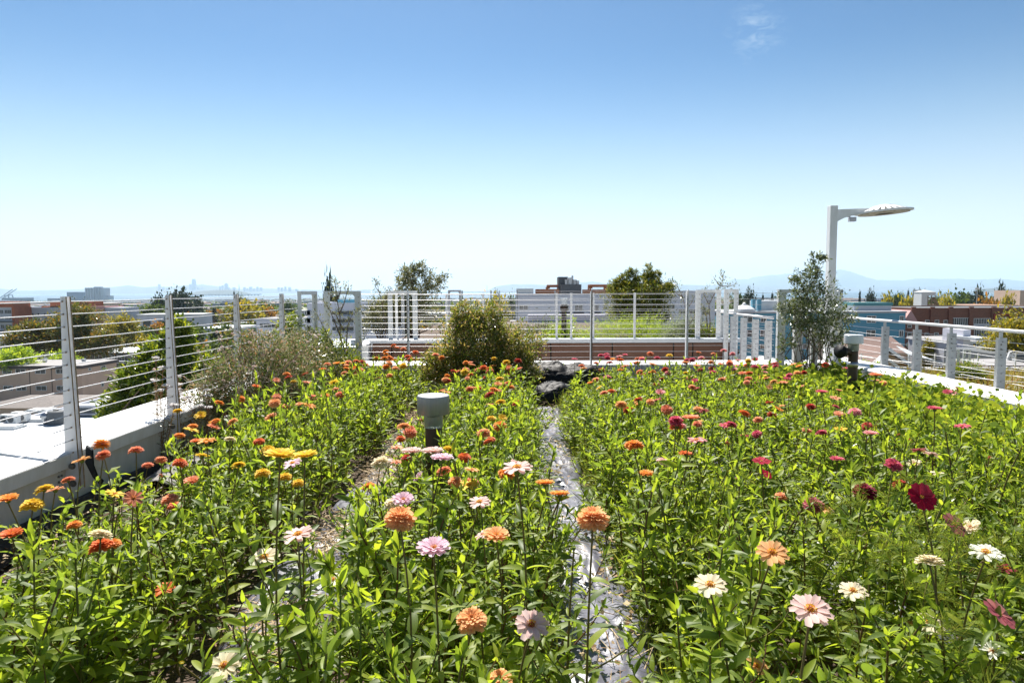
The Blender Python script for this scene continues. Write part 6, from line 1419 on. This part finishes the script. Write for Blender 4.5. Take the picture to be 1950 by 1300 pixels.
# weeds and grass along the path edges
C=Cloud(); n=5200; side=rng.random(n); y=1.0+8.2*rng.random(n); x=np.where(side<.35,.10+rng.normal(size=n)*.05,np.where(side<.8,.60+rng.normal(size=n)*.06,-.78+rng.normal(size=n)*.06)); d=rng.normal(size=(n,3))*.5+np.array([0,0,1]); C.stamp(*leaf_tpl(2,.045,.3,.5),frames(d,0,.08+.16*rng.random(n),rng),np.stack([x,y,.03+0*x],1))
n=7000; y=1.0+7.6*rng.random(n); x=.60+rng.normal(size=n)*.055; C.stamp(LEAF2[0],LEAF2[1],frames(rng.normal(size=(n,3))+np.array([0,0,.5]),1,.016+.018*rng.random(n),rng),np.stack([x,y,.03+.22*rng.random(n)**1.5],1))
tag(C.build('path_weeds',M_weed),'small weeds and grasses crowding the edges of the paths','weeds',kind='stuff')
# straw and litter
C=Cloud(); n=8000; y=2.0+6.3*rng.random(n); x=-1.02+rng.normal(size=n)*.15; z=.085+.02*rng.random(n)
keep=np.array([mnoise.noise(Vector((a*2.5,b*1.6,4)))>.06 for a,b in zip(x,y)])|(y>5.2); x,y,z=x[keep],y[keep],z[keep]; n=len(x)
C.stamp(NEEDLE[0]*np.array([1.6,1,.5]),NEEDLE[1],frames(rng.normal(size=(n,3))*np.array([1,1,.12]),2,.03+.06*rng.random(n),rng),np.stack([x,y,z],1))
n=600; y=1.5+7*rng.random(n); x=.34+rng.normal(size=n)*.18; C.stamp(NEEDLE[0]*np.array([.7,1,.6]),NEEDLE[1],frames(rng.normal(size=(n,3))*np.array([1,1,.25]),2,.04+.12*rng.random(n),rng),np.stack([x,y,.085+.03*rng.random(n)],1))
n=230; cl=rng.integers(0,9,n); cy_=np.array([3.3,4.1,4.5,2.9,5.2,6.1,3.7,7.4,2.6])[cl]; cx_=np.array([.42,.38,.25,.5,.3,.35,.5,.35,.3])[cl]
C.stamp(CHIP[0],CHIP[1],frames(rng.normal(size=(n,3))*np.array([1,1,.3]),2,.01+.016*rng.random(n),rng),np.stack([cx_+rng.normal(size=n)*.05,cy_+rng.normal(size=n)*.12,.1+.012*rng.random(n)],1))
n=2600; y=1.5+7*rng.random(n); x=-2.75+rng.normal(size=n)*.22; C.stamp(CHIP[0],CHIP[1],frames(rng.normal(size=(n,3))*np.array([1,1,.3]),2,.008+.014*rng.random(n),rng),np.stack([x,y,.02+.02*rng.random(n)],1))
tag(C.build('straw',M_straw),'dry straw, petals and leaf litter scattered on paths and soil','straw',kind='stuff')
# yarrow
for i,(x_,y_,lb,hp) in enumerate([(345,830,'white yarrow plant leaning over the parapet by the second post',[(352,737),(366,745),(333,752),(345,757),(327,765),(360,762),(340,775),(372,785)]),(390,830,'white yarrow plant in front of the dry bush',[(345,725),(382,743),(362,752),(405,747),(355,786),(374,782),(330,783),(398,780)]),
    (300,800,'sparser white yarrow stems left of the second post',[(308,692),(312,704),(307,722),(305,735),(303,748),(330,795),(322,782)]),(470,800,'thin low yarrow stems in the shade of the dry bush',[(453,777),(463,785),(492,780),(440,796),(446,804),(478,790)])]):
    Y=(6.0,6.15,5.75,6.0)[i]; b=px(x_,y_,Y,0); rng=np.random.default_rng(60+i); th=thing('yarrow',lb,'flower','yarrow clumps by the left fence',b); s=MB(); Lf=Cloud(); B=Vector(b)
    for (hx_,hy_) in hp:
        p=at(hx_+rng.normal()*11,hy_+rng.normal()*5,Y+rng.normal()*.12)-B; s.tube([(p.x*.15,p.y*.15,0),(p.x*.6,p.y*.6,p.z*.5),(p.x,p.y,p.z)],[.004,.003,.002],5,cap=False)
        Hc=Cloud(); n=60; a=rng.random(n)*6.28; rr=.034*np.sqrt(rng.random(n))*rng.uniform(.5,1.2); pp=np.stack([p.x+rr*np.cos(a),p.y+rr*np.sin(a),p.z+.02-rr*rr*6+.004*rng.normal(size=n)],1); Hc.stamp(CHIP[0],CHIP[1],frames(rng.normal(size=(n,3))*np.array([1,1,.3]),2.5,.012*np.ones(n),rng),pp); Hc.build('flower_head',M_yarrow,th)
        for _ in range(7): s.tube([(p.x,p.y,p.z-.03),(p.x+rng.normal()*.02,p.y+rng.normal()*.02,p.z+.012)],.0012,4,cap=False)
        n=50; t_=rng.random(n); base_=np.stack([p.x*t_,p.y*t_,p.z*t_*.9],1); Lf.stamp(NEEDLE[0]*np.array([2,1,1]),NEEDLE[1],frames(rng.normal(size=(n,3))+np.array([0,0,.4]),0,.05*np.ones(n),rng),base_)
    s.build('stem',leafmat('red_stem%d'%i,[(.2,.14,.06),(.35,.14,.08)],.1),th); Lf.build('foliage',leafmat('yarrow_leaf%d'%i,[(.14,.17,.06),(.3,.18,.08),(.22,.24,.12)],.3),th)
# pink flower spray above the geraniums
a=at(1820,745,7.0); th=thing('geranium_flower','pink geranium flower spray standing above foliage near the parapet','flower',None,(a.x,7.0,.02))
s=MB(); s.tube([(0,0,0),(.01,0,a.z-.05)],[.005,.003],5); s.build('stem',M_zstem,th)
for k in range(7):
    me,mc=flower_mesh('C','pink',k%2,1); f=bpy.data.objects.new('floret',me); COL.objects.link(f); f.parent=th; f.scale=(.02,.02,.02); f.location=(.01+.035*math.cos(k),.03*math.sin(k*2),a.z-.02+.03*math.sin(k*1.7)); f.rotation_euler=(.6*math.sin(k),.6*math.cos(k),0)
